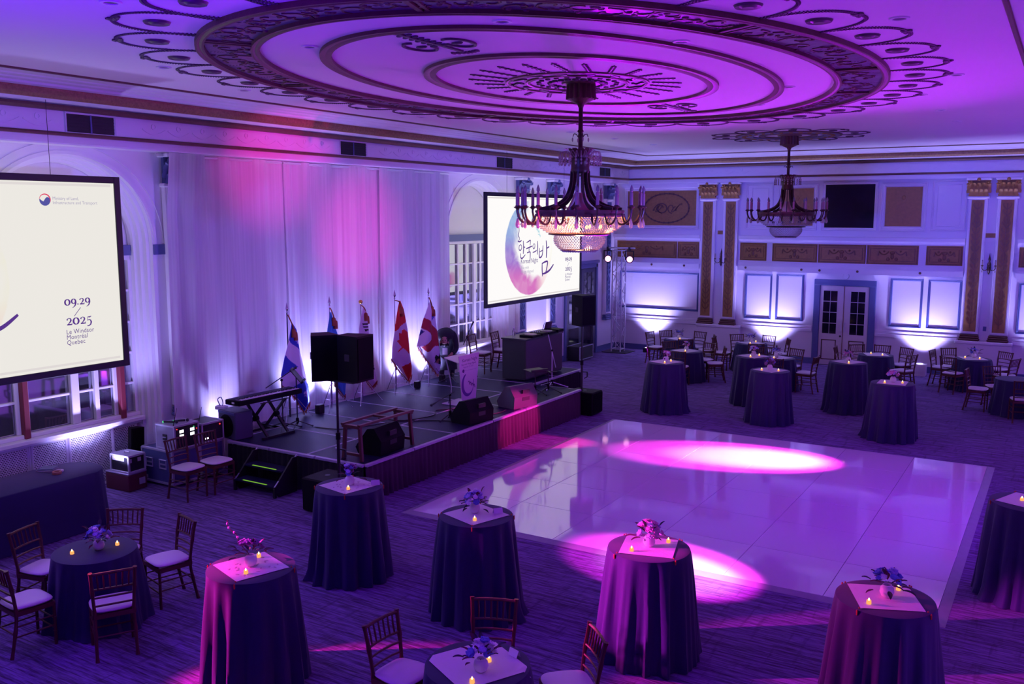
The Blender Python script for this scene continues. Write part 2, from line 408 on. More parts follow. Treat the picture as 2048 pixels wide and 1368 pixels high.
M_dance = mat('gloss_white_panel', (.72, .67, .75), .055, var=.03, vscale=.8, spec=.6)
M_dedge = mat('dance_floor_ramp', (.30, .29, .36), .4, var=.15)
def grille_mat():
    m = mat('woven_grille', (.7, .69, .72), .5); nt = m.node_tree; b = nt.nodes['Principled BSDF']; X = NX(nt)
    tc = nt.nodes.new('ShaderNodeTexCoord'); sp = nt.nodes.new('ShaderNodeSeparateXYZ'); nt.links.new(tc.outputs['Object'], sp.inputs[0])
    u = X('MULTIPLY', sp.outputs[1], 26.0); w = X('MULTIPLY', sp.outputs[2], 38.0)
    row = X('FLOOR', w); u = X('ADD', u, X('MULTIPLY', X('MODULO', row, 2.0), .5))
    fu = X('ABSOLUTE', X('SUBTRACT', X('FRACT', u), .5)); fw = X('ABSOLUTE', X('SUBTRACT', X('FRACT', w), .5))
    hole = X('MULTIPLY', X('LESS_THAN', fu, .33), X('LESS_THAN', fw, .27))
    nt.links.new(X.mix(hole, (.72, .70, .74), (.06, .06, .10)), b.inputs['Base Color']); return m
M_grille = grille_mat()

# ------------------------------------------------------------------ room shell
def struct(o): o['kind'] = 'structure'; return o
fl = MB().box(XL-.6, XR+.3, YN-.3, YB+.3, -.12, 0).build('floor', M_carpet); struct(fl)
ceil = MB().box(XL-.6, XR+.3, YN-.3, YB+.3, ZC, ZC+.12).build('ceiling', M_ceil); struct(ceil)
ML, MK = FRAME_X(XL), FRAME_Y(YB)
NICHES = [(8.02, 1.37), (18.75, 1.33)]
SPRING = 3.75
def left_wall():
    m = MB(); x = XL; ys = YN-.3
    def q(y0, y1, z0, z1): m.add([(x,y0,z0),(x,y1,z0),(x,y1,z1),(x,y0,z1)], [(0,1,2,3)])
    for (yc, r) in NICHES:
        q(ys, yc-r, 0, ZC); N = 28
        arc = [(yc-r*math.cos(PI*i/N), SPRING+r*.97*math.sin(PI*i/N)) for i in range(N+1)]
        for i in range(N):
            (ya, za), (yb, zb) = arc[i], arc[i+1]
            m.add([(x,ya,za),(x,yb,zb),(x,yb,ZC),(x,ya,ZC)], [(0,1,2,3)])
        # stepped archivolt running back to the recess
        steps = [(0, 0), (0, .07), (.05, .09), (.05, .16), (.10, .19), (.10, .26), (.14, .28), (.14, .42)]
        for k in range(len(steps)-1):
            (d0, h0), (d1, h1) = steps[k], steps[k+1]
            def pth(d):
                rr = r-d
                return [(yc-rr, 0)]+[(yc-rr*math.cos(PI*i/N), SPRING+rr*.97*math.sin(PI*i/N)) for i in range(N+1)]+[(yc+rr, 0)]
            A, B = pth(d0), pth(d1); n = len(A)
            vv = [(x-h0, a[0], a[1]) for a in A]+[(x-h1, b[0], b[1]) for b in B]
            m.add(vv, [(i, n+i, n+i+1, i+1) for i in range(n-1)])
        ys = yc+r
    q(ys, YB+.3, 0, ZC)
    m.box(x-.62, x-.46, YN-.3, YB+.3, 0, ZC)      # the wall behind the recesses
    return m
wl = left_wall().build('wall_left', M_wall, None, 30); struct(wl)
wb = MB().box(XL-.5, XR+.3, YB, YB+.3, 0, ZC).build('wall_back', M_wall); struct(wb)
wr = MB().box(XR, XR+.3, YN, YB, 0, ZC).build('wall_right', M_wall); struct(wr)
wn = MB().box(XL-.5, XR+.3, YN-.3, YN, 0, ZC).build('wall_near', M_wall); struct(wn)
for k in range(9):
    m = MB(); frame_ring(m, -3.6+k*3.2, -1.2+k*3.2, 1.2, 2.5, .06, .03, Matrix(((0,0,-1,XR),(1,0,0,0),(0,1,0,0),(0,0,0,1)))); m.build('panel_moulding', M_navy, wr)
# baseboards and chair rail
bb = MB().box(XL, -9.5, YB-.03, YB, 0, .17).box(-8.16, -6.1, YB-.03, YB, 0, .17).box(-4.46, -2.38, YB-.03, YB, 0, .17).box(-1.13, XR, YB-.03, YB, 0, .17).build('baseboard_back', M_navy); struct(bb)
bl = MB()
for (a, b) in ((YN, 6.6), (9.45, 17.35), (20.15, 23.1), (25.2, YB-.03)): bl.box(XL, XL+.03, a, b, 0, .17)
struct(bl.build('baseboard_left', M_navy))
for (a, b) in ((XL+.02, -9.5), (-8.16, -6.12), (-4.44, -2.38), (-1.13, XR)):
    MB().box(a, b, YB-.05, YB, .90, 1.0, .015).box(a, b, YB-.03, YB, 1.0, 1.08, .01).build('chair_rail', M_mould, wb)

# cornice running round the room
FX0, FX1, FY0, FY1 = -11.75, .42, YN+.1, 26.25
def loop(prof, mb=None):
    mb = mb or MB(); n = len(prof)
    vv = [(x, y, z) for (c, z) in prof for (x, y) in ((FX0+c, FY0+c), (FX1-c, FY0+c), (FX1-c, FY1-c), (FX0+c, FY1-c))]
    ff = [(i*4+k, (i+1)*4+k, (i+1)*4+(k+1) % 4, i*4+(k+1) % 4) for i in range(n-1) for k in range(4)]
    return mb.add(vv, ff)
cor = loop([(-.9, 5.15), (0, 5.15), (0, 5.60), (.03, 5.66), (.10, 5.66), (.34, 5.665), (.38, 5.68), (.42, 5.80), (.50, 5.815), (.52, 5.84), (.62, 5.85), (.64, 5.865), (.74, 5.875), (.76, 5.89), (.98, 5.905), (1.0, 5.91)]).build('trim_1', M_mould); struct(cor)
loop([(0, 5.245), (.035, 5.25), (.045, 5.275), (.035, 5.295), (0, 5.30)]).build('gilt_line', M_giltd, cor)
loop([(0, 5.575), (.07, 5.58), (.095, 5.61), (.085, 5.645), (.0, 5.66)]).build('gilt_line', M_giltd, cor)
loop([(.34, 5.672), (.395, 5.675), (.43, 5.72), (.425, 5.77), (.44, 5.80), (.38, 5.81)]).build('gilt_band', mat('gilt_leaf_band', (.30, .17, .08), .4, .3, var=.5, vscale=26, bump=.9, bscale=45), cor)
loop([(.985, 5.90), (.995, 5.888), (1.03, 5.893), (1.04, 5.91)]).build('bead_line', M_giltd, cor)
loop([(-.02, 5.151), (-.02, 5.135), (-.06, 5.135), (-.06, 5.151)]).build('soffit_bead', M_mould, cor)
m = MB()                                   # faint swags and roundels on the frieze
def swag(m, M, a, b, w):
    ribbon(m, [(a-.035*math.cos(t), b+.06+.035*math.sin(t)) for t in [2*PI*i/10 for i in range(10)]], .018, .008, M, True)
    ribbon(m, [(a-w/2+w*i/8, b+.02-.075*math.sin(PI*i/8)) for i in range(9)], .016, .008, M)
for k in range(56):
    if min(abs(1.0+k*.45-y) for y in (8.07, 13.54, 18.98, 24.53)) > .6: swag(m, FRAME_X(FX0, 0, 5.42), 1.0+k*.45, 0, .40)
for k in range(26): swag(m, FRAME_Y(FY1, 0, 5.42), -11.4+k*.45, 0, .40)
m.build('frieze_relief', M_mould, cor, kind='stuff')
# air vents let into the frieze
def vent(y, label):
    t = thing('air_vent', label, 'vent', (FX0, y, 5.43), 0, 'vents in the long frieze')
    MB().box(-.03, .004, -.36, .36, -.125, .125).build('backing', M_duct, t)
    m = MB(); frame_ring(m, -.39, .39, -.15, .15, .03, .02, FRAME_X(0)); m.build('frame', M_mould, t)
    for z in (-.09, -.045, 0, .045, .09): MB().box(0, .012, -.36, .36, z-.006, z+.006).build('slat', M_duct, t)
    MB().box(0, .014, -.012, .012, -.125, .125).build('mullion', M_navy, t)
for y, lb in ((8.07, 'dark louvred air vent in the frieze above the arched window by the left screen'), (13.54, 'dark louvred air vent in the frieze above the middle of the white drapes'),
              (18.98, 'dark louvred air vent in the frieze above the right end of the drapes'), (24.53, 'dark louvred air vent in the frieze close to the room corner')): vent(y, lb)

# ------------------------------------------------------------------ ceiling oval and ornaments
CX, CYC = -5.68, 11.0
def oval(cx, cyy, a, b, w, h, name, m_, rise=True, n=120, z=ZC):
    prof = [(0, 0), (.0, h), (w*.25, h*1.0), (w*.5, h*.7), (w*.75, h), (w, h), (w, 0)] if rise else [(0, 0), (0, h), (w, h), (w, 0)]
    vv = []; k = len(prof)
    for (o, d) in prof:
        for i in range(n):
            t = 2*PI*i/n; vv.append((cx+(a-o)*math.cos(t), cyy+(b-o)*math.sin(t), z-d))
    ff = [(j*n+i, (j+1)*n+i, (j+1)*n+(i+1) % n, j*n+(i+1) % n) for j in range(k-1) for i in range(n)]
    return MB().add(vv, ff).build(name, m_, ceil, 30)
oval(CX, CYC, 3.66, 5.24, .52, .012, 'painted_ring', M_ring, False)
oval(CX, CYC, 3.75, 5.34, .09, .05, 'ring_moulding', M_giltd); oval(CX, CYC, 3.18, 4.80, .09, .05, 'ring_moulding', M_giltd)
oval(CX, CYC, 2.46, 4.08, .13, .035, 'ring_moulding', M_giltd)
M_ring3 = mat('faded_gilding', (.17, .085, .075), .5, 0, var=.5, vscale=9)
oval(CX, CYC, 1.72, 2.45, .15, .035, 'ring_moulding', M_ring3)
oval(CX, CYC, .92, 1.0, .06, .02, 'ring_moulding', M_ring3); oval(CX, CYC, .66, .73, .05, .02, 'ring_moulding', M_ring3)
for t in (.10, .55, 1.05, 2.05, 2.6, 3.5, 4.2, 5.0, 5.75):    # bars across the painted ring
    c, s = math.cos(t), math.sin(t)
    MB().bar((CX+3.70*c, CYC+5.28*s, ZC-.02), (CX+3.12*c, CYC+4.76*s, ZC-.02), .05, .03).bar((CX+3.70*math.cos(t+.02), CYC+5.28*math.sin(t+.02), ZC-.02), (CX+3.12*math.cos(t+.02), CYC+4.76*math.sin(t+.02), ZC-.02), .03, .02).build('ring_bar', M_giltd, ceil)
MC = FRAME_Z(ZC)                          # (a,b) -> (x,-y): b is mirrored, so pass -y
m = MB()                                   # scrolls and flowers moulded on the painted ring
rnd = random.Random(3)
for k in range(96):
    t = 2*PI*k/96; r = .5+.18*math.sin(k*2.1)
    cx_, cy_ = CX+(3.12+.54*r)*math.cos(t), CYC+(4.74+.5*r)*math.sin(t)
    sp = [(cx_+(.03+.02*j)*math.cos(j*.75+k), -cy_+(.03+.02*j)*math.sin(j*.75+k)) for j in range(9)]
    ribbon(m, sp, .022, .02, MC)
    for q in range(3):
        a = rnd.uniform(0, 6.28); d = rnd.uniform(.08, .2); m.ball((cx_+d*math.cos(a), cy_+d*math.sin(a), ZC-.014), (.035, .025, .016), 6, 4)
m.build('scroll_relief', M_giltd, ceil, True, kind='stuff')
# rays round the rose
for k in range(24):
    t = 2*PI*(k+.5)/24; c, s = math.cos(t), math.sin(t)
    m = MB(); m.bar((CX+.95*c, CYC+1.04*s, ZC-.006), (CX+1.28*c, CYC+1.72*s, ZC-.006), .016, .014)
    for j in range(6):
        u = j/6
        for sd in (-1, 1): m.ball((CX+(.97+.33*u)*c-sd*s*.018, CYC+(1.06+.70*u)*s+sd*c*.018, ZC-.008), (.022, .022, .010), 5, 3)
    m.build('ray_spray', M_orn, ceil)
for k in range(14):
    t = 2*PI*k/14; m = MB(); c, s = math.cos(t), math.sin(t)
    ribbon(m, [(CX+(.70+.18*i/6)*math.cos(t+.12*math.sin(i)), -(CYC+(.77+.2*i/6)*math.sin(t+.12*math.sin(i)))) for i in range(7)], .035, .02, MC); m.build('leaf_scroll', M_orn, ceil)
m = MB()
for k in range(22):
    t = 2*PI*k/22
    m.ball((CX+.35*math.cos(t), CYC+.38*math.sin(t), ZC-.01), (.05, .05, .02), 6, 4); m.ball((CX+.5*math.cos(t+.1), CYC+.55*math.sin(t+.1), ZC-.008), (.04, .04, .015), 6, 4)
m.build('rose_relief', M_orn, ceil, kind='stuff')
# musical trophies above and below the rose
def trophy(cx_, cy_, rot, sc):
    m = MB(); R_ = lambda a, b: (cx_+sc*(a*math.cos(rot)-b*math.sin(rot)), -(cy_+sc*(a*math.sin(rot)+b*math.cos(rot))))
    ribbon(m, [R_(*p) for p in [(0,-.75),(0,-.3),(.02,.1),(0,.55)]], .05*sc, .02, MC)
    for sd in (-1, 1):
        ribbon(m, [R_(sd*(.12+.17*(1-math.cos(t))), .05+.28*math.sin(t)) for t in [2*PI*i/16 for i in range(14)]], .035*sc, .02, MC)
        m.ball((R_(sd*.27, .05)[0], -R_(sd*.27, .05)[1], ZC-.01), (.09*sc, .05*sc, .015), 8, 4)
        for j in range(7):
            p = R_(sd*.07, -.65+j*.12); m.ball((p[0], -p[1], ZC-.008), (.05*sc, .03*sc, .014), 6, 4)
            p = R_(sd*.05*j/3, -.75-.03*j); m.ball((p[0], -p[1], ZC-.008), (.045*sc, .03*sc, .014), 6, 4)
    for j in range(7):
        p = R_(-.18+.06*j, .62+.05*math.cos((j-3)*.5)); m.ball((p[0], -p[1], ZC-.008), (.03*sc, .06*sc, .014), 6, 4)
    m.build('trophy_relief', M_orn, ceil)
trophy(-5.62, 7.78, 0, .82); trophy(-5.55, 14.05, PI, .82)
# medallions with leaf garlands, evenly spaced along the outer oval
def arc_points(a, b, n):
    N = 720; pts = [(a*math.cos(2*PI*i/N), b*math.sin(2*PI*i/N)) for i in range(N+1)]; d = [0]
    for i in range(N): d.append(d[-1]+math.dist(pts[i], pts[i+1]))
    out = []; j = 0
    for k in range(n):
        s = (k+.42)*d[-1]/n
        while d[j+1] < s: j += 1
        out.append((2*PI*(j+(s-d[j])/(d[j+1]-d[j]))/N))
    return out
med = MB().lathe([(0, .024), (.05, .026), (.075, .012), (.11, .02), (.122, 0)], 16, (0, 0, 0), M=Matrix.Diagonal((1, 1, -1, 1))).mesh('medallion', M_orn, 30)
gar = MB()
ga = [(-.44, -.60), (-.47, -.36), (-.465, -.10), (-.40, .13), (-.27, .29), (-.10, .365), (.10, .365), (.27, .29), (.40, .13), (.465, -.10), (.47, -.36), (.44, -.60)]
for i, p in enumerate(smooth_pts([Vector((a, b, 0)) for a, b in ga], 7)):
    for sd in (-1, 1):
        rot = Matrix.Rotation(.7*sd+i*.05, 4, 'Z'); gar.ball((p.x+.014*sd, p.y+.008*sd, -.006), (.026, .009, .009), 5, 3, M=rot)
for j in range(14): gar.ball((-.47+rnd.uniform(-.1, .1), -.66+rnd.uniform(-.22, .12), -.008), (.036, .016, .012), 5, 3, M=Matrix.Rotation(rnd.uniform(0, 3), 4, 'Z'))
for j in range(8): gar.ball((rnd.uniform(-.08, .08), .365+rnd.uniform(-.035, .035), -.008), (.035, .025, .014), 5, 3, M=Matrix.Rotation(rnd.uniform(0, 3), 4, 'Z'))
gar_me = gar.mesh('garland', M_orn)
for t in arc_points(3.98, 5.88, 32):
    x, y = CX+4.0*math.cos(t), CYC+.1+5.88*math.sin(t)
    nrm = math.atan2(math.sin(t)/5.88, math.cos(t)/3.98)
    put(med, 'medallion', ceil, (x, y, ZC)); put(gar_me, 'garland', ceil, (x, y, ZC), (0, 0, nrm-PI/2))
# the small rose round the far chandelier
def ring2(r0, r1, name, m_): oval(-5.42, 20.45, r0, r0*.98, r0-r1, .02, name, m_, True, 48)
ring2(1.08, .82, 'painted_ring', M_ring); ring2(1.12, 1.07, 'ring_moulding', M_giltd); ring2(.82, .74, 'ring_moulding', M_ring); ring2(.62, .5, 'ring_moulding', M_giltd)
m = MB()
for k in range(30):
    t = 2*PI*k/30; m.ball((-5.42+.93*math.cos(t), 20.45+.92*math.sin(t), ZC-.02), (.06, .04, .02), 6, 4, M=Matrix.Rotation(t+.6, 4, 'Z'))
m.build('scroll_relief', M_gilt, ceil, kind='stuff')
for k in range(10):
    t = 2*PI*k/10; x, y = -5.42+1.38*math.cos(t), 20.45+1.36*math.sin(t)
    put(med, 'medallion', ceil, (x, y, ZC)).scale = (.7, .7, 1); g = put(gar_me, 'garland', ceil, (x, y, ZC), (0, 0, t-PI/2)); g.scale = (.75, .75, 1)
# recessed downlights, switched off
LIGHTS = [(-6.82,4.93,'above the window end of the oval'), (-9.24,7.34,'between the frieze and the left garlands'), (-9.97,9.24,'over the left end of the drapes'), (-6.84,7.24,'inside the painted ring on its left'), (-4.48,7.2,'inside the painted ring, nearest the balcony'),
 (-3.46,8.93,'inside the painted ring on its right'), (-1.43,8.88,'right of the oval, nearest the balcony'), (-3.4,12.75,'between two inner rings on the right'), (-4.33,14.56,'at the far rim of the painted ring'), (-1.35,12.73,'right of the right garlands'),
 (-1.99,14.55,'beyond the right garlands'), (-1.99,16.83,'halfway between oval and far cornice on the right'), (-1.95,18.93,'third in the right hand row beyond the oval'), (-4.3,16.83,'beyond the far tip of the oval on the right'), (-9.99,13.35,'over the middle of the drapes'),
 (-9.1,17.33,'beyond the far tip of the oval on the left'), (-9.01,19.29,'ahead of the far corner, second of its row'), (-8.95,21.41,'closest to the far corner')]
dl0 = None
for x, y, w in LIGHTS:
    lb = 'small round recessed downlight ' + w.replace('right hand', 'door-side')
    if dl0 is None:
        dl0 = thing('downlight', lb, 'ceiling light', (x, y, ZC), 0, 'recessed downlights in the ceiling')
        MB().lathe([(.055, 0), (.06, -.012), (.085, -.012), (.09, 0)], 20).build('trim_ring', M_mould, dl0, 30); MB().lathe([(0, -.001), (.055, -.004), (.056, 0)], 20).build('lens', M_ring, dl0)
    else: dup(dl0, (x, y, ZC), 0, lb)

# ------------------------------------------------------------------ windows in the arched recesses
def window(n, yc, hw, cols, posts, grilles):
    xw = XL-.42; w = MB()
    w.box(xw-.02, xw+.10, yc-hw, yc+hw, 1.0, 1.06, .01).box(xw-.02, xw+.05, yc-hw, yc+hw, 3.49, 3.56)
    for y in (yc-hw+.03, yc+hw-.03): w.box(xw-.02, xw+.06, y-.03, y+.03, 1.06, 3.49)
    o = w.build('window_%d' % n, M_mould); struct(o)
    MB().box(xw, xw+.22, yc-hw, yc+hw, .93, 1.0, .012).box(xw, xw+.12, yc-hw, yc+hw, .88, .93, .01).build('sill', M_mould, o)
    MB().box(xw-.02, xw+.10, yc-hw+.02, yc+hw-.02, 3.56, 3.72).build('transom_band', M_navy, o)
    MB().box(xw-.03, xw-.01, yc-hw, yc+hw, 3.72, SPRING+hw).build('lunette', M_wall, o)
    rows = [1.06, 1.53, 2.02, 2.51, 3.01, 3.49]
    for z in rows[1:-1]: MB().box(xw, xw+.038, yc-hw+.05, yc+hw-.05, z-.018, z+.018, .006).build('muntin', M_mould, o)
    edges = [yc-hw+.05]+[c for c, _ in cols]+[yc+hw-.05]
    for c, wd in cols: MB().box(xw, xw+(.08 if wd > .07 else .045), c-wd/2, c+wd/2, 1.06, 3.49, .008).build('mullion' if wd > .07 else 'muntin', M_mould, o)
    for p in posts: MB().box(xw+.02, xw+.13, p-.045, p+.045, 1.0, 3.5, .01).build('red_post', mat('red_post_paint', (.22, .03, .05), .5), o)
    for i in range(len(edges)-1):
        for j in range(5): MB().box(xw-.012, xw, edges[i]+.01, edges[i+1]-.01, rows[j]+.012, rows[j+1]-.012).build('pane', M_pane, o)
    MB().box(xw-.03, xw+.02, yc-hw, yc+hw, 0, .88).build('apron', M_wall, o)
    for a, b in grilles:
        MB().box(xw+.02, xw+.03, a, b, .04, .84).build('radiator_grille', M_grille, o)
        m = MB(); frame_ring(m, a-.035, b+.035, .01, .875, .035, .03, FRAME_X(xw+.02)); m.build('grille_frame', M_mould, o)
    return o
window(1, 8.02, 1.23, [(7.28, .07), (7.43, .05), (8.16, .13), (8.52, .075), (8.865, .07), (9.0, .05)], [7.36, 8.935], [(6.86, 7.37), (7.47, 7.97), (8.06, 8.74), (8.80, 9.18)])
window(2, 18.75, 1.19, [(17.95, .06), (18.35, .06), (18.70, .06), (19.03, .11), (19.33, .06), (19.60, .08)], [], [(17.65, 18.3), (18.4, 19.1), (19.2, 19.85)])
MB().box(XL-.02, XL+.03, 9.4, 10.4, 3.57, 3.73).build('string_band', M_navy, wl)
MB().box(XL-.02, XL+.03, 20.1, 20.3, 3.57, 3.73).box(XL-.02, XL+.03, 22.62, 25.55, 3.57, 3.73).build('string_band', M_navy, wl)
for (yc, r) in NICHES:
    for rr, wd in ((r+.20, .012), (r+.05, .05)):
        m = MB(); ribbon(m, [(yc-rr*math.cos(PI*i/32), SPRING+rr*.93*math.sin(PI*i/32)) for i in range(33)], wd, .018, ML); m.build('arch_moulding', M_mould, wl)
# dark doorway at the far end of the left wall
d2 = MB().box(XL-.02, XL+.05, 23.1, 23.2, 0, 2.72).box(XL-.02, XL+.05, 25.1, 25.2, 0, 2.72).box(XL-.02, XL+.05, 23.1, 25.2, 2.62, 2.76, .01).box(XL-.02, XL+.09, 23.05, 25.25, 2.76, 2.84, .01).build('door_2', M_navy); struct(d2)
for a, b in ((23.21, 24.14), (24.16, 25.09)):
    MB().box(XL, XL+.03, a, b, .01, 2.61, .005).build('leaf', mat('dark_door_paint', (.05, .05, .10), .4), d2)
    for z0, z1 in ((.2, .9), (1.05, 1.75), (1.85, 2.5)): MB().box(XL+.03, XL+.035, a+.15, b-.15, z0, z1).build('pane', M_dpane, d2)

# ------------------------------------------------------------------ pilasters
M_gilt2 = mat('mid_gilding', (.20, .085, .03), .5, 0, var=.3, vscale=20)  # mid brown-gold tone of the raised reliefs
def acanthus(m, M, a, b, w, h, d, mi=0):
    """one curling leaf of a capital, standing off the wall"""
    N = 6
    def fn(u, v):
        t = v; prof = math.sin(PI*min(t*1.02, 1))*.0+t
        ww = w*(1-.55*t**2)*(1+.12*math.sin(t*14)); hh = d*(.25+.2*t+.75*max(0, t-.55)**1.2*2); bb = b+h*(t-.5*max(0, t-.75))
        return M @ Vector((a+(u-.5)*ww, bb, hh*(1-.5*abs(u-.5))))
    m.grid(fn, 4, N, mi=mi)
def pilaster(n, M, a, wide=.44, gilt=True, relief=True):
    sh = MB().box(a-wide/2, a+wide/2, 1.13, 4.64, 0, .09, .012, M).box(a-wide/2-.04, a+wide/2+.04, 4.62, 4.68, 0, .12, .015, M).build('trim_%d' % n, M_mould); struct(sh)
    gp = M_gilt if gilt else M_navy
    MB().box(a-.145, a+.145, 1.2, 4.60, .088, .098, 0, M).build('gilt_panel', gp, sh)
    m = MB(); frame_ring(m, a-.185, a+.185, 1.16, 4.62, .04, .015, M @ Matrix.Translation((0, 0, .09))); m.build('panel_moulding', M_mould, sh)
    if relief:
        m = MB(); T = M @ Matrix.Translation((0, 0, .098))
        ribbon(m, [(a, 1.3), (a, 4.5)], .018, .014, T); z = 1.45; k = 0
        while z < 4.45:
            if k % 6 == 5: ribbon(m, [(a-.06*math.cos(t), z+.09*math.sin(t)) for t in [2*PI*i/14 for i in range(14)]], .02, .016, T, True)
            else:
                for sd in (-1, 1):
                    ribbon(m, [(a, z-.05), (a+sd*.05, z-.01), (a+sd*.085, z+.04), (a+sd*.095, z+.09), (a+sd*.07, z+.10)], [.02, .035, .03, .025, .02], .016, T)
            z += .155; k += 1
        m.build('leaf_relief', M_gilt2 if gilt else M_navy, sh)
    cp = MB()
    def bell(u, v): # flared bell
        r = .21+.07*v**2; x = (u-.5)*2*r; return M @ Vector((a+x, 4.68+.43*v, .10+.06*v**2))
    cp.grid(bell, 6, 5); cp.box(a-.19, a+.19, 4.68, 5.08, 0, .10, 0, M)
    for i in range(4): acanthus(cp, M @ Matrix.Translation((0, 0, .09)), a-.165+.11*i, 4.68, .12, .20, .16)
    for i in range(3): acanthus(cp, M @ Matrix.Translation((0, 0, .10)), a-.11+.11*i, 4.80, .14, .24, .20)
    for sd in (-1, 1):
        cp.tube([M @ Vector((a+sd*(.16+.012*j+.065*math.cos(j*.8)*(1-j/10)), 5.0+.07*math.sin(j*.8)*(1-j/10), .22)) for j in range(9)], .026, 6)
        acanthus(cp, M @ Matrix.Translation((0, 0, .09)), a+sd*.215, 4.76, .13, .30, .20)
    cp.build('capital', gp, sh, 50)
    MB().box(a-.29, a+.29, 5.08, 5.15, 0, .26, .02, M).build('abacus', M_mould, sh)
    MB().ball(M @ Vector((a, 5.10, .26)), .045, 8, 6).build('rosette', gp, sh)
    MB().box(a-.25, a+.25, .96, 1.02, 0, .17, .02, M).box(a-.235, a+.235, 1.02, 1.07, 0, .15, .02, M).box(a-.225, a+.225, 1.07, 1.12, 0, .12, .02, M).build('base', M_giltd if gilt else M_navy, sh)
    return sh
tn = 2
for a in (-9.26, -8.57, -2.11, -1.44): pilaster(tn, MK, a); tn += 1
for a, g in ((9.82, False), (20.63, False), (22.28, False), (25.85, False)): pilaster(tn, ML, a, .44, g); tn += 1
for a in (-8.83, -1.76):
    o = MB().box(a-.65, a+.65, 0, .88, 0, .18, .01, MK).box(a-.67, a+.67, .88, .96, 0, .21, .015, MK).box(a-.66, a+.66, 0, .17, .0, .2, .01, MK).build('trim_%d' % tn, M_wall); struct(o); tn += 1
    MB().box(a-.14, a+.14, 3.63, 3.74, 0, .02, .005, MK).build('gilt_plaque', M_gilt, wb)
    MB().box(a-.04, a+.04, 1.22, 1.34, 0, .012, .003, MK).build('switch_plate', M_navy if a > -5 else M_mould, wb)
# ------------------------------------------------------------------ back wall panelling
def panel(a0, a1, b0, b1, w, d, m_=M_mould, name='panel_moulding'):
    m = MB(); frame_ring(m, a0, a1, b0, b1, w, d, MK); return m.build(name, m_, wb)
# upper tier
panel(-11.98, -9.56, 3.78, 5.02, .10, .05); MB().box(-11.88, -9.66, 3.88, 4.92, 0, .012, 0, MK).build('gilt_panel', M_gilt, wb)
m = MB(); T = MK @ Matrix.Translation((0, 0, .012))
ribbon(m, [(-10.6+.72*math.cos(t), 4.4+.44*math.sin(t)) for t in [2*PI*i/48 for i in range(48)]], .035, .014, T, True)
ribbon(m, [(-10.75+.16*math.cos(t), 4.4+.14*math.sin(t)) for t in [2*PI*i/20 for i in range(20)]], .03, .014, T, True)
for sd in (-1, 1): [ribbon(m, [(-10.6+sd*(.16+q*.10)+(.05+.012*j)*math.cos(j*.6+q), 4.4+(.06+.012*j)*math.sin(j*.6+q*2)) for j in range(9)], .02, .014, T) for q in range(3)]
for k in range(30):
    t = 2*PI*k/30; m.ball(T @ Vector((-10.6+.72*math.cos(t), 4.4+.44*math.sin(t), .01)), (.03, .015, .03), 6, 4)
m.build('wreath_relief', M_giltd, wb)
panel(-8.14, -7.36, 3.79, 5.09, .05, .03); panel(-7.98, -7.5, 3.9, 4.97, .02, .012)
for a0, a1 in ((-7.22, -6.12), (-4.46, -3.32)):
    panel(a0, a1, 3.77, 5.06, .11, .05); MB().box(a0+.12, a1-.12, 3.9, 4.94, 0, .012, 0, MK).build('gilt_panel', M_gilt, wb); c = (a0+a1)/2
    m = MB(); ribbon(m, [(c+.06*math.sin(i*.9), 4.12+.06*i) for i in range(10)], [.02+.03*abs(math.sin(i)) for i in range(10)], .014, T)
    for k in range(10): ribbon(m, [(c+.16*math.cos(k*.63), 4.4+.3*math.sin(k*.63)), (c+.22*math.cos(k*.63+.1), 4.4+.38*math.sin(k*.63+.1))], .03, .012, T)
    m.ball(T @ Vector((c, 4.66, .01)), (.05, .02, .06), 8, 5); m.build('figure_relief', M_gilt, wb)
panel(-6.0, -4.54, 3.77, 5.11, .09, .05); MB().box(-5.92, -4.62, 3.85, 5.03, 0, .02, 0, MK).build('dark_glass', M_dpane, wb)
panel(-3.2, -2.37, 3.79, 5.11, .05, .03); panel(-3.08, -2.5, 3.9, 4.99, .02, .012)
panel(-1.0, .3, 3.79, 5.11, .06, .04)
# gilded balustrade band, bulging between the pilaster pairs
def bulge(a): return .30*max(0.0, math.sin(PI*(a+8.2)/5.8))**.8 if -8.2 < a < -2.4 else 0.0
def curved(a0, a1, b0, b1, h0, h1, name, m_, parent=wb, n=16, bulging=True):
    m = MB(); bf = bulge if bulging else (lambda a: 0)
    prof = [(b0, 0), (b0, h1), (b1, h1), (b1, 0)] if h1 is not None else None
    vv = []; N = n
    for i in range(N+1):
        a = a0+(a1-a0)*i/N
        for (b, h) in ((b0, h0), (b0, h1), (b1, h1), (b1, h0)): vv.append(MK @ Vector((a, b, bf(a)+h if h > 0 or h0 >= 0 and h > -1 else h)))
    ff = []
    for i in range(N):
        for k in range(4): ff.append((i*4+k, i*4+(k+1) % 4, (i+1)*4+(k+1) % 4, (i+1)*4+k))
    ff += [(0,3,2,1), (N*4, N*4+1, N*4+2, N*4+3)]
    return m.add(vv, ff).build(name, m_, parent)
for (a0, a1, bl_) in ((-12.28, -9.48, False), (-8.30, -2.34, True), (-1.15, .9, False)):
    n = 32 if bl_ else 2
    curved(a0, a1, 3.42, 3.50, -.3 if bl_ else 0, .10, 'string_course', M_mould, wb, n, bl_); curved(a0, a1, 3.50, 3.60, -.3 if bl_ else 0, .16, 'string_course', M_mould, wb, n, bl_)
    curved(a0, a1, 2.74, 2.84, -.3 if bl_ else 0, .07, 'string_course', M_mould, wb, n, bl_); curved(a0, a1, 2.60, 2.74, -.3 if bl_ else 0, .12, 'string_course', M_mould, wb, n, bl_)
    curved(a0, a1, 2.84, 3.42, -.3 if bl_ else 0, .03, 'band_ground', M_mould, wb, n, bl_)
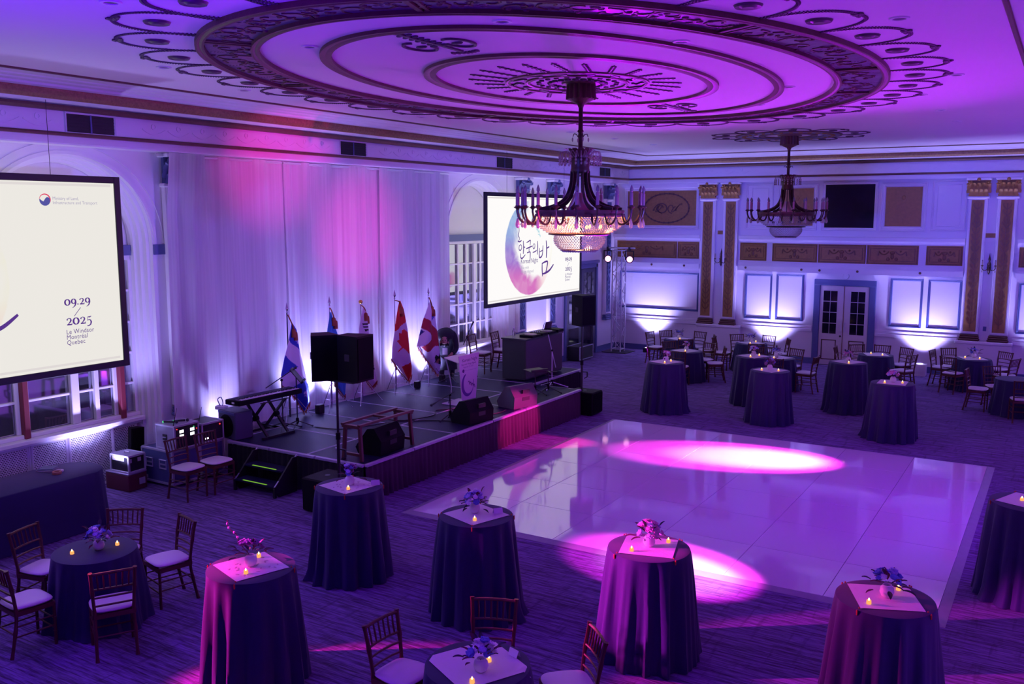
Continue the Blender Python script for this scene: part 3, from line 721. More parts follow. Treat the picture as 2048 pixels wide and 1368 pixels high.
def band_panel(a0, a1, bl_=True):
    bf = bulge if bl_ else (lambda a: 0)
    curved(a0, a1, 2.89, 3.40, .028, .04, 'gilt_panel', M_gilt, wb, 8, bl_)
    m = MB(); c = (a0+a1)/2; w = a1-a0
    def P(a, b, h=.04): return MK @ Vector((a, b, bf(a)+h))
    for (o, r) in ((.03, .016), (.09, .010)):
        pts = [(a0+o+(w-2*o)*i/8, 2.89+o) for i in range(9)]+[(a1-o-(w-2*o)*i/8, 3.40-o) for i in range(9)]
        m.tube([P(a, b) for a, b in pts], r, 5, closed=True)
    for sd in (-1, 1):
        ww = w*.20; m.tube([P(c+sd*(w*.06+ww*i/7), 3.24-.09*math.sin(PI*i/7)) for i in range(8)], .018, 5)
        m.tube([P(c+sd*(w*.06+ww), 3.24), P(c+sd*(w*.06+ww+.02), 3.12)], .02, 5); m.ball(P(c+sd*w*.16, 3.24), .03, 6, 4)
    m.ball(P(c, 3.20), (.07, .025, .05), 8, 5); m.ball(P(c, 3.10), (.05, .02, .08), 8, 5); m.ball(P(c-.1, 3.03), (.05, .02, .05), 6, 4); m.ball(P(c+.1, 3.03), (.05, .02, .05), 6, 4)
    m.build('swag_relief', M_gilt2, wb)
for a0, a1, bl_ in ((-12.2, -10.22, False), (-10.20, -9.52, False), (-8.27, -7.45, True), (-7.28, -6.0, True), (-5.98, -4.72, True), (-4.70, -3.42, True), (-3.24, -2.38, True), (-1.1, -.1, False)): band_panel(a0, a1, bl_)
for a in (-11.0, -9.95, -8.05, -6.4, -5.9, -4.9, -3.35): MB().ball(MK @ Vector((a, 2.68, bulge(a)+.12)), (.035, .02, .035), 8, 5).build('stud', M_giltd, wb)
# lower tier
for a0, a1, b0, b1 in ((-12.1, -9.5, 1.30, 2.46), (-8.09, -7.30, 1.19, 2.50), (-7.18, -6.40, 1.19, 2.52), (-4.1, -3.28, 1.19, 2.51), (-3.16, -2.35, 1.2, 2.51), (-1.05, .3, 1.2, 2.5)):
    panel(a0, a1, b0, b1, .06, .04, M_navy)
MB().lathe([(0, .04), (.075, .04), (.085, 0)], 16, (0, 0, 0), M=MK @ Matrix.Translation((-5.26, 2.52, 0))).build('smoke_detector', M_mould, wb)
# double door in the back wall
d1 = MB().box(-6.10, -5.93, 0, 2.30, 0, .07, .012, MK).box(-4.62, -4.45, 0, 2.30, 0, .07, .012, MK).box(-6.10, -4.45, 2.25, 2.42, 0, .08, .012, MK).build('door_1', M_navy); struct(d1)
M_door = mat('cream_door_paint', (.66, .58, .60), .45)
for a0, a1, sd in ((-5.925, -5.285, 1), (-5.27, -4.625, -1)):
    lf = MB().box(a0, a1, .015, 2.245, 0, .045, .006, MK).build('leaf', M_door, d1)
    c = (a0+a1)/2+(-.04 if sd > 0 else .04)
    for i in range(2):
        for j in range(4): MB().box(c-.19+i*.195, c-.01+i*.195, .90+j*.305, 1.185+j*.305, .04, .048, 0, MK).build('pane', M_dpane, lf)
    m = MB(); frame_ring(m, c-.2, c+.2, .16, .73, .025, .012, MK @ Matrix.Translation((0, 0, .045))); m.build('door_panel', M_giltd, lf)
    ah = -5.325 if sd > 0 else -5.23
    MB().tube([MK @ Vector(p) for p in [(ah, .98, .045), (ah, .98, .09), (ah, 1.22, .09), (ah, 1.22, .045)]], .012, 6).build('handle', M_alu, lf)
    if sd > 0: MB().ball(MK @ Vector((-5.34, .84, .05)), .03, 8, 5).build('lock', M_steel, lf)
MB().box(-5.285, -5.27, .015, 2.24, 0, .05, 0, MK).build('centre_bead', mat('brown_bead', (.25, .08, .03), .4), d1)

# ------------------------------------------------------------------ stage
ST = .57
X0, XM, X1 = -12.0, -9.75, -8.6
YS = [10.0+1.15*i for i in range(9)]
stg = thing('stage_platform', 'low black stage platform with pleated skirt in front of the white drapes', 'stage', (0, 0, 0))
def deck(x0, x1, y0, y1):
    g = .006
    o = MB().box(x0+g, x1-g, y0+g, y1-g, ST-.045, ST-.002).build('deck_panel', M_stage, stg)
    m = MB()
    for a in ((x0+g, x1-g, y0+g, y0+.022), (x0+g, x1-g, y1-.022, y1-g), (x0+g, x0+.022, y0+g, y1-g), (x1-.022, x1-g, y0+g, y1-g)): m.box(*a, ST-.05, ST)
    m.build('edge_trim', M_decke, o)
for i in range(8): deck(X0 if i else -11.45, XM, YS[i], YS[i+1])
for y0 in (10.0, 12.3, 14.6): deck(XM, X1, y0, y0+2.3)
def skirt(p0, p1, name, m_, n):
    p0, p1 = Vector(p0), Vector(p1); d = (p1-p0); L = d.length; d /= L; nx = Vector((d.y, -d.x, 0)); N = int(n*6)
    def fn(u, v):
        w = 1-v; k = .6+.4*math.sin(u*n*1.7)
        a = .012+.028*w
        return p0+d*(L*u)+nx*(.015+a*(.6+.7*math.sin(2*PI*n*u+.8*math.sin(u*37)))*(.7+.5*k))+Vector((0, 0, .004+v*(ST-.05)))
    return MB().grid(fn, N, 5).build(name, m_, stg, 60)
for i in range(6): MB().box(X1-.02, X1+.045, 10.0+i*1.15+.01, 10.0+(i+1)*1.15-.01, ST-.035, ST+.004, .004).build('edge_profile', M_decke, stg)
for i in range(3): MB().box(-11.45+i*.95+.01, -11.45+(i+1)*.95-.01, 9.955, 10.02, ST-.035, ST+.004, .004).build('edge_profile', M_decke, stg)
MB().box(XM-.02, XM+.045, 16.95, 19.2, ST-.035, ST+.004, .004).build('edge_profile', M_decke, stg)
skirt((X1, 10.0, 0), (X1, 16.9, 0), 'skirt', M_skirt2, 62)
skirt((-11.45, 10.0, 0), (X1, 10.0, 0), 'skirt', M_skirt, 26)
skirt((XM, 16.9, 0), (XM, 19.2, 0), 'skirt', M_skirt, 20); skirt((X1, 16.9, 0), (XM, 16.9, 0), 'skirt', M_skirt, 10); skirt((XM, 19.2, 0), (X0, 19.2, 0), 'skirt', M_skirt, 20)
for y in (10.03, 12.3, 14.6, 16.87, 19.15):
    for x in (-11.4, -9.75, -8.68):
        if y < 17 or x < -9: MB().tube([(x if x > -9 else x+.05, y, 0), (x if x > -9 else x+.05, y, ST-.05)], .024, 8).build('leg', M_steel, stg)
# steps at the near end
sp = thing('stage_steps', 'black portable stage steps with green glow tape on both treads', 'steps', (-10.3, 9.95, 0))
for s in (-1, 1):
    x = s*.42
    MB().prism([(-.42, .0), (-.05, .0), (-.03, .54), (-.12, .54), (-.52, .14)], .03, Matrix(((0,0,1,x-.015),(1,0,0,0),(0,1,0,0),(0,0,0,1)))).build('side_panel', M_duct, sp)
    MB().bar((x, -.02, .56), (x, -.50, .16), .022).build('edge_rail', mat('pale_edge_metal', (.55, .5, .65), .35, .5), sp)
    MB().bar((x, -.49, .17), (x, -.50, .0), .04).build('foot', M_duct, sp)
for y, z in ((-.20, .37), (-.40, .185)):
    o = MB().box(-.40, .40, y-.12, y+.12, z-.03, z, .004).build('tread', M_stage, sp)
    MB().box(-.24, .26, y-.115, y-.09, z, z+.004).build('glow_tape', M_green, o)

# ------------------------------------------------------------------ sheer drapes behind the stage
def drape(y0, y1, ph, name, label):
    N = int((y1-y0)*70)
    def fn(u, v):
        y = y0+(y1-y0)*u; yy = y*7.0+1.1*math.sin(y*1.3+ph)+ph
        amp = .062*(.75+.25*v)*(.55+.45*math.sin(y*2.1+ph*2)**2)
        f = math.sin(yy+1.5*math.sin(y*2.3+ph)+.5*v)+.40*math.sin(2.3*yy+1.7+v*1.4)+.16*math.sin(5.1*yy-v)
        sway = .05*math.sin(y*1.7+v*2.0)*(1-v); bump = max(0, min(1, (10.35-y)/.25))*(.11+.10*max(0, v-.82)/.18)
        return Vector((-12.13+bump+amp*f*.95+sway*.3, y+.06*(1-v)*math.sin(y*3.1+ph), .02+v*5.12))
    o = MB().grid(fn, N, 22).build(name, M_sheer, None, True); tag(o, label, 'drape', 'white drapes behind the stage')
    return o
drape(9.52, 12.05, .3, 'drape', 'sheer white floor-length drape hanging beside the arched window with the left screen')
drape(12.07, 14.7, 1.9, 'drape', 'sheer white floor-length drape in the middle, with the pink glow behind two central flags')
drape(14.72, 17.2, 4.1, 'drape', 'sheer white floor-length drape behind the bending person, ending near the far window')
for y0, y1, lb in ((9.4, 12.05, 'white horizontal rail carrying the drape nearest the left screen'), (12.07, 17.2, 'white horizontal rail carrying the two farther drapes')):
    o = MB().tube([(-12.13, y0, 5.11), (-12.13, y1, 5.11)], .022, 8).build('drape_rail', M_alu); tag(o, lb, 'rail')

# ------------------------------------------------------------------ projection screens
def screen_mat(name, y0, k):
    """projected slide: warm paper white with a watercolour ring (flat print)"""
    m = bpy.data.materials.new(name); m.use_nodes = True; nt = m.node_tree; nt.nodes.clear(); X = NX(nt)
    tc = nt.nodes.new('ShaderNodeTexCoord'); sp_ = nt.nodes.new('ShaderNodeSeparateXYZ'); nt.links.new(tc.outputs['Object'], sp_.inputs[0])
    a, b = sp_.outputs[1], sp_.outputs[2]
    n1 = X.noise(tc.outputs['Object'], 2.2, 6, 1.2); n2 = X.noise(tc.outputs['Object'], 7.0, 4)
    da = X('SUBTRACT', a, 1.93); db = X('SUBTRACT', b, 1.23)
    r = X('SQRT', X('ADD', X('MULTIPLY', da, da), X('MULTIPLY', db, db)))
    ri = X('SQRT', X('ADD', X('POWER', X('SUBTRACT', da, .24), 2.0), X('POWER', X('SUBTRACT', db, .14), 2.0)))
    rin = X('ADD', ri, X('MULTIPLY', X('SUBTRACT', n1, .5), .42))
    ro = X('ADD', r, X('MULTIPLY', X('SUBTRACT', n2, .5), .03))
    ring = X('MULTIPLY', X.step(rin, .76, 1.02), X('SUBTRACT', 1.0, X.step(ro, 1.13, 1.165)))
    right = X.step(da, .25, .9); top = X('MULTIPLY', X.step(db, .35, .75), X.step(da, -.22, .02))
    ring = X('MULTIPLY', ring, X('SUBTRACT', 1.0, X('MULTIPLY', right, .72))); ring = X('MULTIPLY', ring, X('SUBTRACT', 1.0, X('MULTIPLY', top, .97)))
    ring = X('MULTIPLY', ring, X('ADD', .62, X('MULTIPLY', n1, .6)), clamp=True)
    vpos = X.step(db, -1.0, .9)
    c1 = X.mix(X.step(vpos, .0, .35), (.66, .17, .52), (.33, .17, .62)); c2 = X.mix(X.step(vpos, .35, .95), c1, (.22, .38, .72))
    c3 = X.mix(right, c2, X.mix(X.step(db, -.75, -.1), (.90, .45, .50), (.86, .83, .45)))
    paper = (.86, .83, .78) if k == 1 else (.97, .95, .94)
    c = X.mix(ring, paper, c3)
    e = nt.nodes.new('ShaderNodeEmission'); nt.links.new(c, e.inputs[0]); e.inputs[1].default_value = .98 if k == 1 else 1.02
    o = nt.nodes.new('ShaderNodeOutputMaterial'); nt.links.new(e.outputs[0], o.inputs[0]); return m
INK = emit('slide_ink_violet', (.10, .035, .26), 1.0); INKG = emit('slide_ink_grey', (.40, .36, .52), 1.0); LOGR = emit('slide_red', (.75, .05, .14), 1.0); LOGB = emit('slide_blue', (.09, .09, .36), 1.0)
LINE = emit('slide_line', (.74, .69, .68), 1.0); CREST = emit('slide_crest_teal', (.45, .72, .80), 1.0)
def digits(m, txt, a, b, s, M):
    """old-style serif figures drawn as thick and thin strokes; s = x-height"""
    for ch in txt:
        def R(pts, w): ribbon(m, [(a+p[0]*s, b+p[1]*s) for p in pts], [x*s*1.2 for x in w] if isinstance(w, list) else w*s, .002, M)
        if ch == '0':
            ts = [2*PI*i/20 for i in range(20)]; ribbon(m, [(a+(.5+.40*math.cos(t))*s, b+(.5+.46*math.sin(t))*s) for t in ts], [(.08+.20*abs(math.cos(t)))*s for t in ts], .002, M, True); a += 1.12*s
        elif ch == '9':
            ts = [2*PI*i/18 for i in range(18)]; ribbon(m, [(a+(.46+.34*math.cos(t))*s, b+(.60+.36*math.sin(t))*s) for t in ts], [(.08+.18*abs(math.cos(t)))*s for t in ts], .002, M, True)
            R([(.82,.62),(.82,.3),(.70,-.05),(.48,-.28),(.2,-.40)], [.2,.2,.17,.1,.05]); a += 1.08*s
        elif ch == '2':
            R([(.12,.72),(.2,.9),(.42,.99),(.66,.9),(.72,.70),(.6,.46),(.35,.22),(.1,.06)], [.2,.1,.07,.14,.2,.16,.08,.08]); R([(.08,.06),(.5,.08),(.84,.06)], [.12,.17,.12]); R([(.82,.02),(.86,.3)], [.1,.05]); a += 1.0*s
        elif ch == '5':
            R([(.22,.92),(.55,.9),(.80,1.0)], [.08,.14,.06]); R([(.24,.95),(.18,.42)], .06); R([(.18,.42),(.42,.52),(.66,.42),(.76,.14),(.64,-.18),(.36,-.38),(.12,-.36)], [.06,.1,.15,.2,.16,.1,.12]); a += 1.0*s
        elif ch == '.': m.ball(M @ Vector((a+.12*s, b+.1*s, 0)), (.003, .12*s, .12*s) , 8, 5); a += .36*s
    return a
def calligraphy(m, M):
    """brush-written Korean title"""
    def B(pts, w): 
        q = smooth_pts([Vector((p[0], p[1], 0)) for p in pts], 5); n = len(q)
        ribbon(m, [(p.x, p.y) for p in q], [w*(.35+.65*math.sin(PI*(.12+.8*i/n)))*.72 for i in range(n)], .002, M)
    # han
    B([(1.40,1.80),(1.42,1.66),(1.38,1.56),(1.44,1.48),(1.40,1.42)], .035); B([(1.36,1.42),(1.44,1.40),(1.54,1.43)], .045); B([(1.50,1.33),(1.43,1.30),(1.42,1.22),(1.48,1.19),(1.54,1.24),(1.53,1.31),(1.48,1.33)], .035)
    B([(1.62,1.42),(1.635,1.25),(1.62,1.10)], .05); B([(1.63,1.27),(1.71,1.26)], .035); B([(1.50,1.12),(1.50,1.02),(1.58,1.0),(1.72,1.08)], .045)
    # guk
    B([(1.78,1.37),(1.88,1.40),(1.97,1.42),(1.95,1.30)], .04); B([(1.76,1.22),(1.90,1.25),(2.06,1.28)], .045); B([(1.90,1.24),(1.90,1.16)], .035); B([(1.80,1.12),(1.94,1.14),(1.96,1.08),(1.94,.86)], .045)
    # ui
    B([(2.14,1.34),(2.09,1.28),(2.12,1.21),(2.18,1.24),(2.19,1.31),(2.14,1.34)], .03); B([(2.08,1.12),(2.2,1.14),(2.28,1.17)], .04); B([(2.32,1.40),(2.33,1.24),(2.31,1.06)], .05)
    # bam
    B([(2.42,1.22),(2.41,1.05),(2.44,.98),(2.56,1.04),(2.60,1.28)], .055); B([(2.43,1.12),(2.58,1.16)], .035); B([(2.76,1.40),(2.79,1.18),(2.77,.96)], .065); B([(2.79,1.2),(2.92,1.24)], .05)
    B([(2.56,.84),(2.56,.68),(2.58,.50)], .06); B([(2.54,.82),(2.70,.86),(2.84,.86),(2.80,.70),(2.74,.58)], .065); B([(2.58,.56),(2.74,.58),(2.95,.64),(3.16,.78)], .075)
    B([(1.54,2.36),(1.60,2.20),(1.46,2.10)], .02); B([(1.47,2.10),(1.44,1.95),(1.52,1.86),(1.41,1.78)], .022)
def screen(k, y0, label):
    w, h, zb = 4.64, 2.47, 2.15; xs = -11.40
    t = thing('projection_screen', label, 'screen', (xs, y0, zb), 0, None)
    MB().box(-.012, 0, 0, w, 0, h).build('slide', screen_mat('projected_slide_%d' % k, y0, k), t)
    for nm, bx in (('frame_bar', (-.04, .02, -.09, 0, -.09, h+.09)), ('frame_bar', (-.04, .02, w, w+.09, -.09, h+.09)), ('frame_bar', (-.04, .02, 0, w, -.09, 0)), ('frame_bar', (-.04, .02, 0, w, h, h+.09))): MB().box(*bx, .004).build(nm, M_duct, t)
    M = Matrix(((0,0,1,.003),(1,0,0,0),(0,1,0,0),(0,0,0,1)))
    for (b, a0, a1) in ((.035, .05, w-.05), (h-.05, .05, w-.05)): MB().box(0, .003, a0, a1, b, b+.03).build('slide_line', LINE, t)
    m = MB(); digits(m, '09.29', 3.80, .84, .084, M); m.build('lettering', INK, t)
    m = MB(); digits(m, '2025', 3.81, .575, .094, M); m.build('lettering', INK, t)
    m = MB(); ribbon(m, [(3.93, .69), (4.03, .80)], .007, .002, M); m.build('slash_mark', INK, t)
    for i, s in enumerate(('Le Windsor', 'Montr\u00e9al', 'Quebec')): lettering('lettering', s, .088, 3.80, .455-i*.072, M, INK, t, 1.05, 0, .92)
    lettering('lettering', 'Ministry of Land,', .060, 3.73, 2.235, M, INKG, t, 1, 0, .92); lettering('lettering', 'Infrastructure and Transport', .060, 3.73, 2.18, M, INKG, t, 1.0, 0, .92)
    m = MB(); c = (3.625, 2.232); R_ = .075                           # ministry mark: two-tone swirl
    pts = [(c[0]+R_*math.cos(q), c[1]+R_*math.sin(q)) for q in [PI*.93+PI*1.05*i/14 for i in range(15)]]
    m.prism(pts+[(c[0]+R_*.5+R_*.45*math.cos(q), c[1]+.004+R_*.45*math.sin(q)) for q in [0, .6, 1.3, 2.0, 2.7]]+[(c[0]-.02, c[1]-.02), (c[0]-R_*.55, c[1]-.01)], .002, M); m.build('swirl_mark', LOGB, t)
    m = MB(); ribbon(m, [(c[0]+R_*math.cos(q), c[1]+R_*math.sin(q)) for q in [-.45+PI*1.12*i/14 for i in range(15)]], [.003+.012*math.sin(PI*(i/14)**.7) for i in range(15)], .002, M); m.build('swirl_mark', LOGR, t)
    m = MB(); calligraphy(m, M); m.build('brush_lettering', INK, t)
    lettering('lettering', 'Korean Night', .165, 1.50, .87, M, INK, t, 1.0, 0, .93)
    lettering('lettering', 'Rise with', .105, 1.51, .73, M, INKG, t); lettering('lettering', 'Wings Aligned', .105, 1.51, .63, M, INKG, t)
    m = MB()
    for j in range(9): ribbon(m, smooth_pts([Vector((1.95+.1*math.cos(j)+.05*j, 2.05-.06*j, 0)), Vector((2.05+.05*j, 1.95-.05*j+.05*math.sin(j*2), 0)), Vector((2.2+.03*j, 2.05-.07*j, 0))], 4), [.012+.02*math.sin(PI*i/8) for i in range(9)], .002, M)
    m.build('ink_wash_flower', CREST, t)
    for yy in (.9, w-.9): MB().bar((-.02, yy, h+.085), (-.02, yy, 5.66-zb), .005).build('hanging_wire', M_steel, t)
    return t
screen(1, 3.48, 'large white projection screen in front of the arched window, showing 09.29 / 2025')
screen(2, 17.66, 'white projection screen showing the violet watercolour ring and Korean brush lettering')

# ------------------------------------------------------------------ chandeliers
def chandelier(loc, label, lit):
    t = thing('chandelier', label, 'chandelier', loc, 0, None)          # origin at the ceiling
    zb = -1.65                                                          # top of the band
    m = MB(); n = 48
    m.grid(lambda u, v: Vector(((.175+.014*math.cos(u*2*PI*16)+.012*v)*math.cos(2*PI*u), (.175+.014*math.cos(u*2*PI*16)+.012*v)*math.sin(2*PI*u), -.02-.19*v)), 96, 3, True)
    m.lathe([(.19, -.20), (.13, -.235), (.05, -.27), (.03, -.32)], 24); m.lathe([(.26, 0), (.25, -.02), (.2, -.025)], 24); m.build('canopy', M_giltd, t, 50)
    MB().lathe([(.028, -.25), (.03, -.6), (.045, -.62), (.03, -.64), (.03, -.85), (.05, -.87), (.032, -.9), (.034, -1.0)], 14).build('stem', M_bronze, t, 50)
    for k in range(8):
        a = 2*PI*k/8; c, s = math.cos(a), math.sin(a)
        MB().tube([(c*r, s*r, z) for r, z in ((.03, -.70), (.06, -.66), (.09, -.655), (.105, -.69))] if k % 2 else [(c*r, s*r, z) for r, z in ((.03, -.93), (.06, -.87), (.095, -.86), (.115, -.89))], .006, 5).build('sprig', M_bronze, t)
        if lit: MB().ball((c*.11, s*.11, -.73 if k % 2 else -.93), (.012, .012, .03), 6, 5).build('droplet', M_bead, t)
    # crown of leaves with droplets
    leaf = MB(); leaf.grid(lambda u, v: Vector(((u-.5)*.085*math.sin(PI*min(1, v*.9+.12)), .10+.14*v**1.6, -.98+.14*math.sin(v*1.9)-.05*max(0, v-.7))), 4, 8); lm = leaf.mesh('crown_leaf', M_giltd, True)
    for k in range(12):
        a = 2*PI*k/12; put(lm, 'crown_leaf', t, None, (0, 0, a))
    m = MB()
    for k in range(24):
        a = 2*PI*k/24; c, s = math.cos(a), math.sin(a)
        m.tube([(c*r, s*r, z) for r, z in ((.12, -.95), (.2, -.88), (.26, -.89), (.275, -.95))], .004, 4, False)
        for z in (-.96, -1.0, -1.045): m.ball((c*.275, s*.275, z), (.014, .014, .02), 5, 4)
    m.build('droplet_fringe', M_bead, t, kind='stuff')
    MB().lathe([(.125, -.97), (.13, -1.0), (.122, -1.03), (.12, -1.10), (.128, -1.13), (.12, -1.16), (.11, -1.17)], 28).build('neck_collar', M_bronze, t, 40)
    # ribs sweeping down to the band
    rb = MB(); P = smooth_pts([Vector((.105, 0, -1.14)), Vector((.12, 0, -1.32)), Vector((.20, 0, -1.50)), Vector((.36, 0, -1.60)), Vector((.565, 0, -1.645))], 5)
    for i in range(len(P)-1): rb.bar(P[i], P[i+1], .055, .016, (0, 1, 0))
    rm = rb.mesh('rib', M_bronze)
    for k in range(12): put(rm, 'rib', t, None, (0, 0, 2*PI*(k+.5)/12))
    MB().lathe([(.565, zb-.09), (.59, zb-.085), (.598, zb-.07), (.58, zb-.045), (.598, zb-.02), (.59, zb), (.56, zb), (.56, zb-.09), (.565, zb-.09)], 48).build('band', M_giltd, t, 40)
    # arms, candles and pendants
    arm = MB().tube(smooth_pts([Vector((.585, 0, zb-.05)), Vector((.62, 0, zb-.15)), Vector((.70, 0, zb-.185)), Vector((.80, 0, zb-.13)), Vector((.84, 0, zb-.03)), Vector((.84, 0, zb+.02))], 4), .014, 6)
    arm.lathe([(.014, -.02), (.02, .0), (.045, .015), (.05, .022), (.03, .025), (.028, .04)], 12, (.84, 0, zb+.02)); am = arm.mesh('arm', M_bronze, 50)
    cd = MB().lathe([(.021, .04), (.021, .19), (.016, .2), (0, .2)], 10, (.84, 0, zb+.02)).mesh('candle_sleeve', M_cand, 40)
    bu = MB().lathe([(.010, .2), (.022, .225), (.020, .25), (.008, .285), (0, .30)], 10, (.84, 0, zb+.02)).mesh('candle_bulb', M_bulbg, True)
    pd = MB().tube([(.84, 0, zb-.03), (.84, 0, zb-.10)], .003, 4); pd.lathe([(0, -.10), (.008, -.12), (.026, -.19), (.018, -.225), (0, -.24)], 8, (.84, 0, zb)); pm = pd.mesh('pendant', M_bead, 30)
    for k in range(20):
        a = 2*PI*(k+.35)/20
        o = put(am, 'arm', t, None, (0, 0, a)); put(cd, 'candle_sleeve', o); put(bu, 'candle_bulb', o); put(pm, 'pendant', o)
    # bead baskets
    def basket(r0, r1, z0, z1, rows, n, bulge_, name):
        m = MB()
        for j in range(rows):
            v = j/(rows-1); r = r0+(r1-r0)*v**1.6+bulge_*math.sin(PI*v); z = z0+(z1-z0)*v
            for k in range(n):
                a = 2*PI*(k+.5*(j % 2))/n; c = (r*math.cos(a), r*math.sin(a), z); q = .0105
                m.add([(c[0]+q, c[1], c[2]), (c[0]-q, c[1], c[2]), (c[0], c[1]+q, c[2]), (c[0], c[1]-q, c[2]), (c[0], c[1], c[2]+q), (c[0], c[1], c[2]-q)], [(0,2,4),(2,1,4),(1,3,4),(3,0,4),(2,0,5),(1,2,5),(3,1,5),(0,3,5)])
        o = m.build(name, M_bead, t, kind='stuff'); return o
    basket(.56, .40, zb-.10, zb-.31, 10, 92, .05, 'upper_bead_basket'); basket(.33, .25, zb-.335, zb-.53, 10, 56, .03, 'lower_bead_basket')
    m = MB(); m.lathe([(.415, zb-.325), (.42, zb-.315), (.41, zb-.305), (.34, zb-.325), (.345, zb-.335), (.415, zb-.325)], 40); m.lathe([(.24, zb-.54), (.255, zb-.53), (.24, zb-.525), (.235, zb-.53), (.24, zb-.54)], 32); m.build('basket_hoop', M_bronze, t, 40)
    m = MB()
    for j, r in enumerate((.05, .11, .17, .22)):
        for k in range(8+10*j):
            a = 2*PI*k/(8+10*j); m.ball((r*math.cos(a), r*math.sin(a), zb-.545), .014, 5, 3)
    m.build('basket_floor_beads', M_bead, t, kind='stuff')
    MB().lathe([(.07, -1.42), (.16, -1.62), (.19, -1.66)], 20).build('inner_shade', mat('parchment_shade_'+('lit' if lit else 'dark'), (.75, .55, .38), .7), t, True)
    for k in range(8):
        a = 2*PI*k/8; c, s = math.cos(a), math.sin(a)
        MB().ball((.30*c, .30*s, zb-.22), (.018, .018, .028), 8, 6).build('lamp_bulb', M_warm if lit else M_bulbg, t, True)
    if lit:
        for a in (.4, 2.5, 4.6): bulb('chandelier_lamp', (loc[0]+.25*math.cos(a), loc[1]+.25*math.sin(a), loc[2]+zb-.16), 48, (1.0, .42, .14), .06)
        bulb('chandelier_lamp', (loc[0], loc[1], loc[2]+zb-.42), 26, (1.0, .44, .16), .05); bulb('chandelier_lamp', (loc[0], loc[1], loc[2]+zb+.05), 4.0, (1.0, .45, .18), .05)
    return t
chandelier((-5.64, 11.02, ZC), 'large lit crystal chandelier hanging from the rose of the oval ceiling', True)
chandelier((-5.38, 20.43, ZC), 'unlit crystal chandelier hanging farther back before the panelled wall', False)

# ------------------------------------------------------------------ dance floor
dfl = thing('dance_floor', 'glossy white dance floor of square panels laid on the carpet', 'dance floor', (0, 0, 0))
DX0, DX1, DY0, DY1 = -7.86, -.82, 9.92, 16.98; B_ = .11
nx_, ny_ = 6, 6; px_, py_ = (DX1-DX0-2*B_)/nx_, (DY1-DY0-2*B_)/ny_
for i in range(nx_):
    for j in range(ny_):
        x, y = DX0+B_+i*px_, DY0+B_+j*py_
        o = MB().box(x+.003, x+px_-.003, y+.003, y+py_-.003, .002, .026, .002).build('floor_panel', M_dance, dfl)
def ramp(p, q, r, s): # p,q outer (floor), r,s inner (raised)
    z = .024; MB().add([(p[0],p[1],.001),(q[0],q[1],.001),(r[0],r[1],z),(s[0],s[1],z),(r[0],r[1],.001),(s[0],s[1],.001)], [(0,1,2,3),(3,2,4,5),(0,3,5),(1,4,2),(0,5,4,1)]).build('edge_ramp', M_dedge, dfl)
for j in range(3):
    a, b = DY0+(DY1-DY0)*j/3, DY0+(DY1-DY0)*(j+1)/3
    ia, ib = max(a, DY0+B_), min(b, DY1-B_)
    ramp((DX0, a), (DX0, b), (DX0+B_, ib), (DX0+B_, ia)); ramp((DX1, b), (DX1, a), (DX1-B_, ia), (DX1-B_, ib))
    a, b = DX0+(DX1-DX0)*j/3, DX0+(DX1-DX0)*(j+1)/3; ia, ib = max(a, DX0+B_), min(b, DX1-B_)
    ramp((b, DY0), (a, DY0), (ia, DY0+B_), (ib, DY0+B_)); ramp((a, DY1), (b, DY1), (ib, DY1-B_), (ia, DY1-B_))
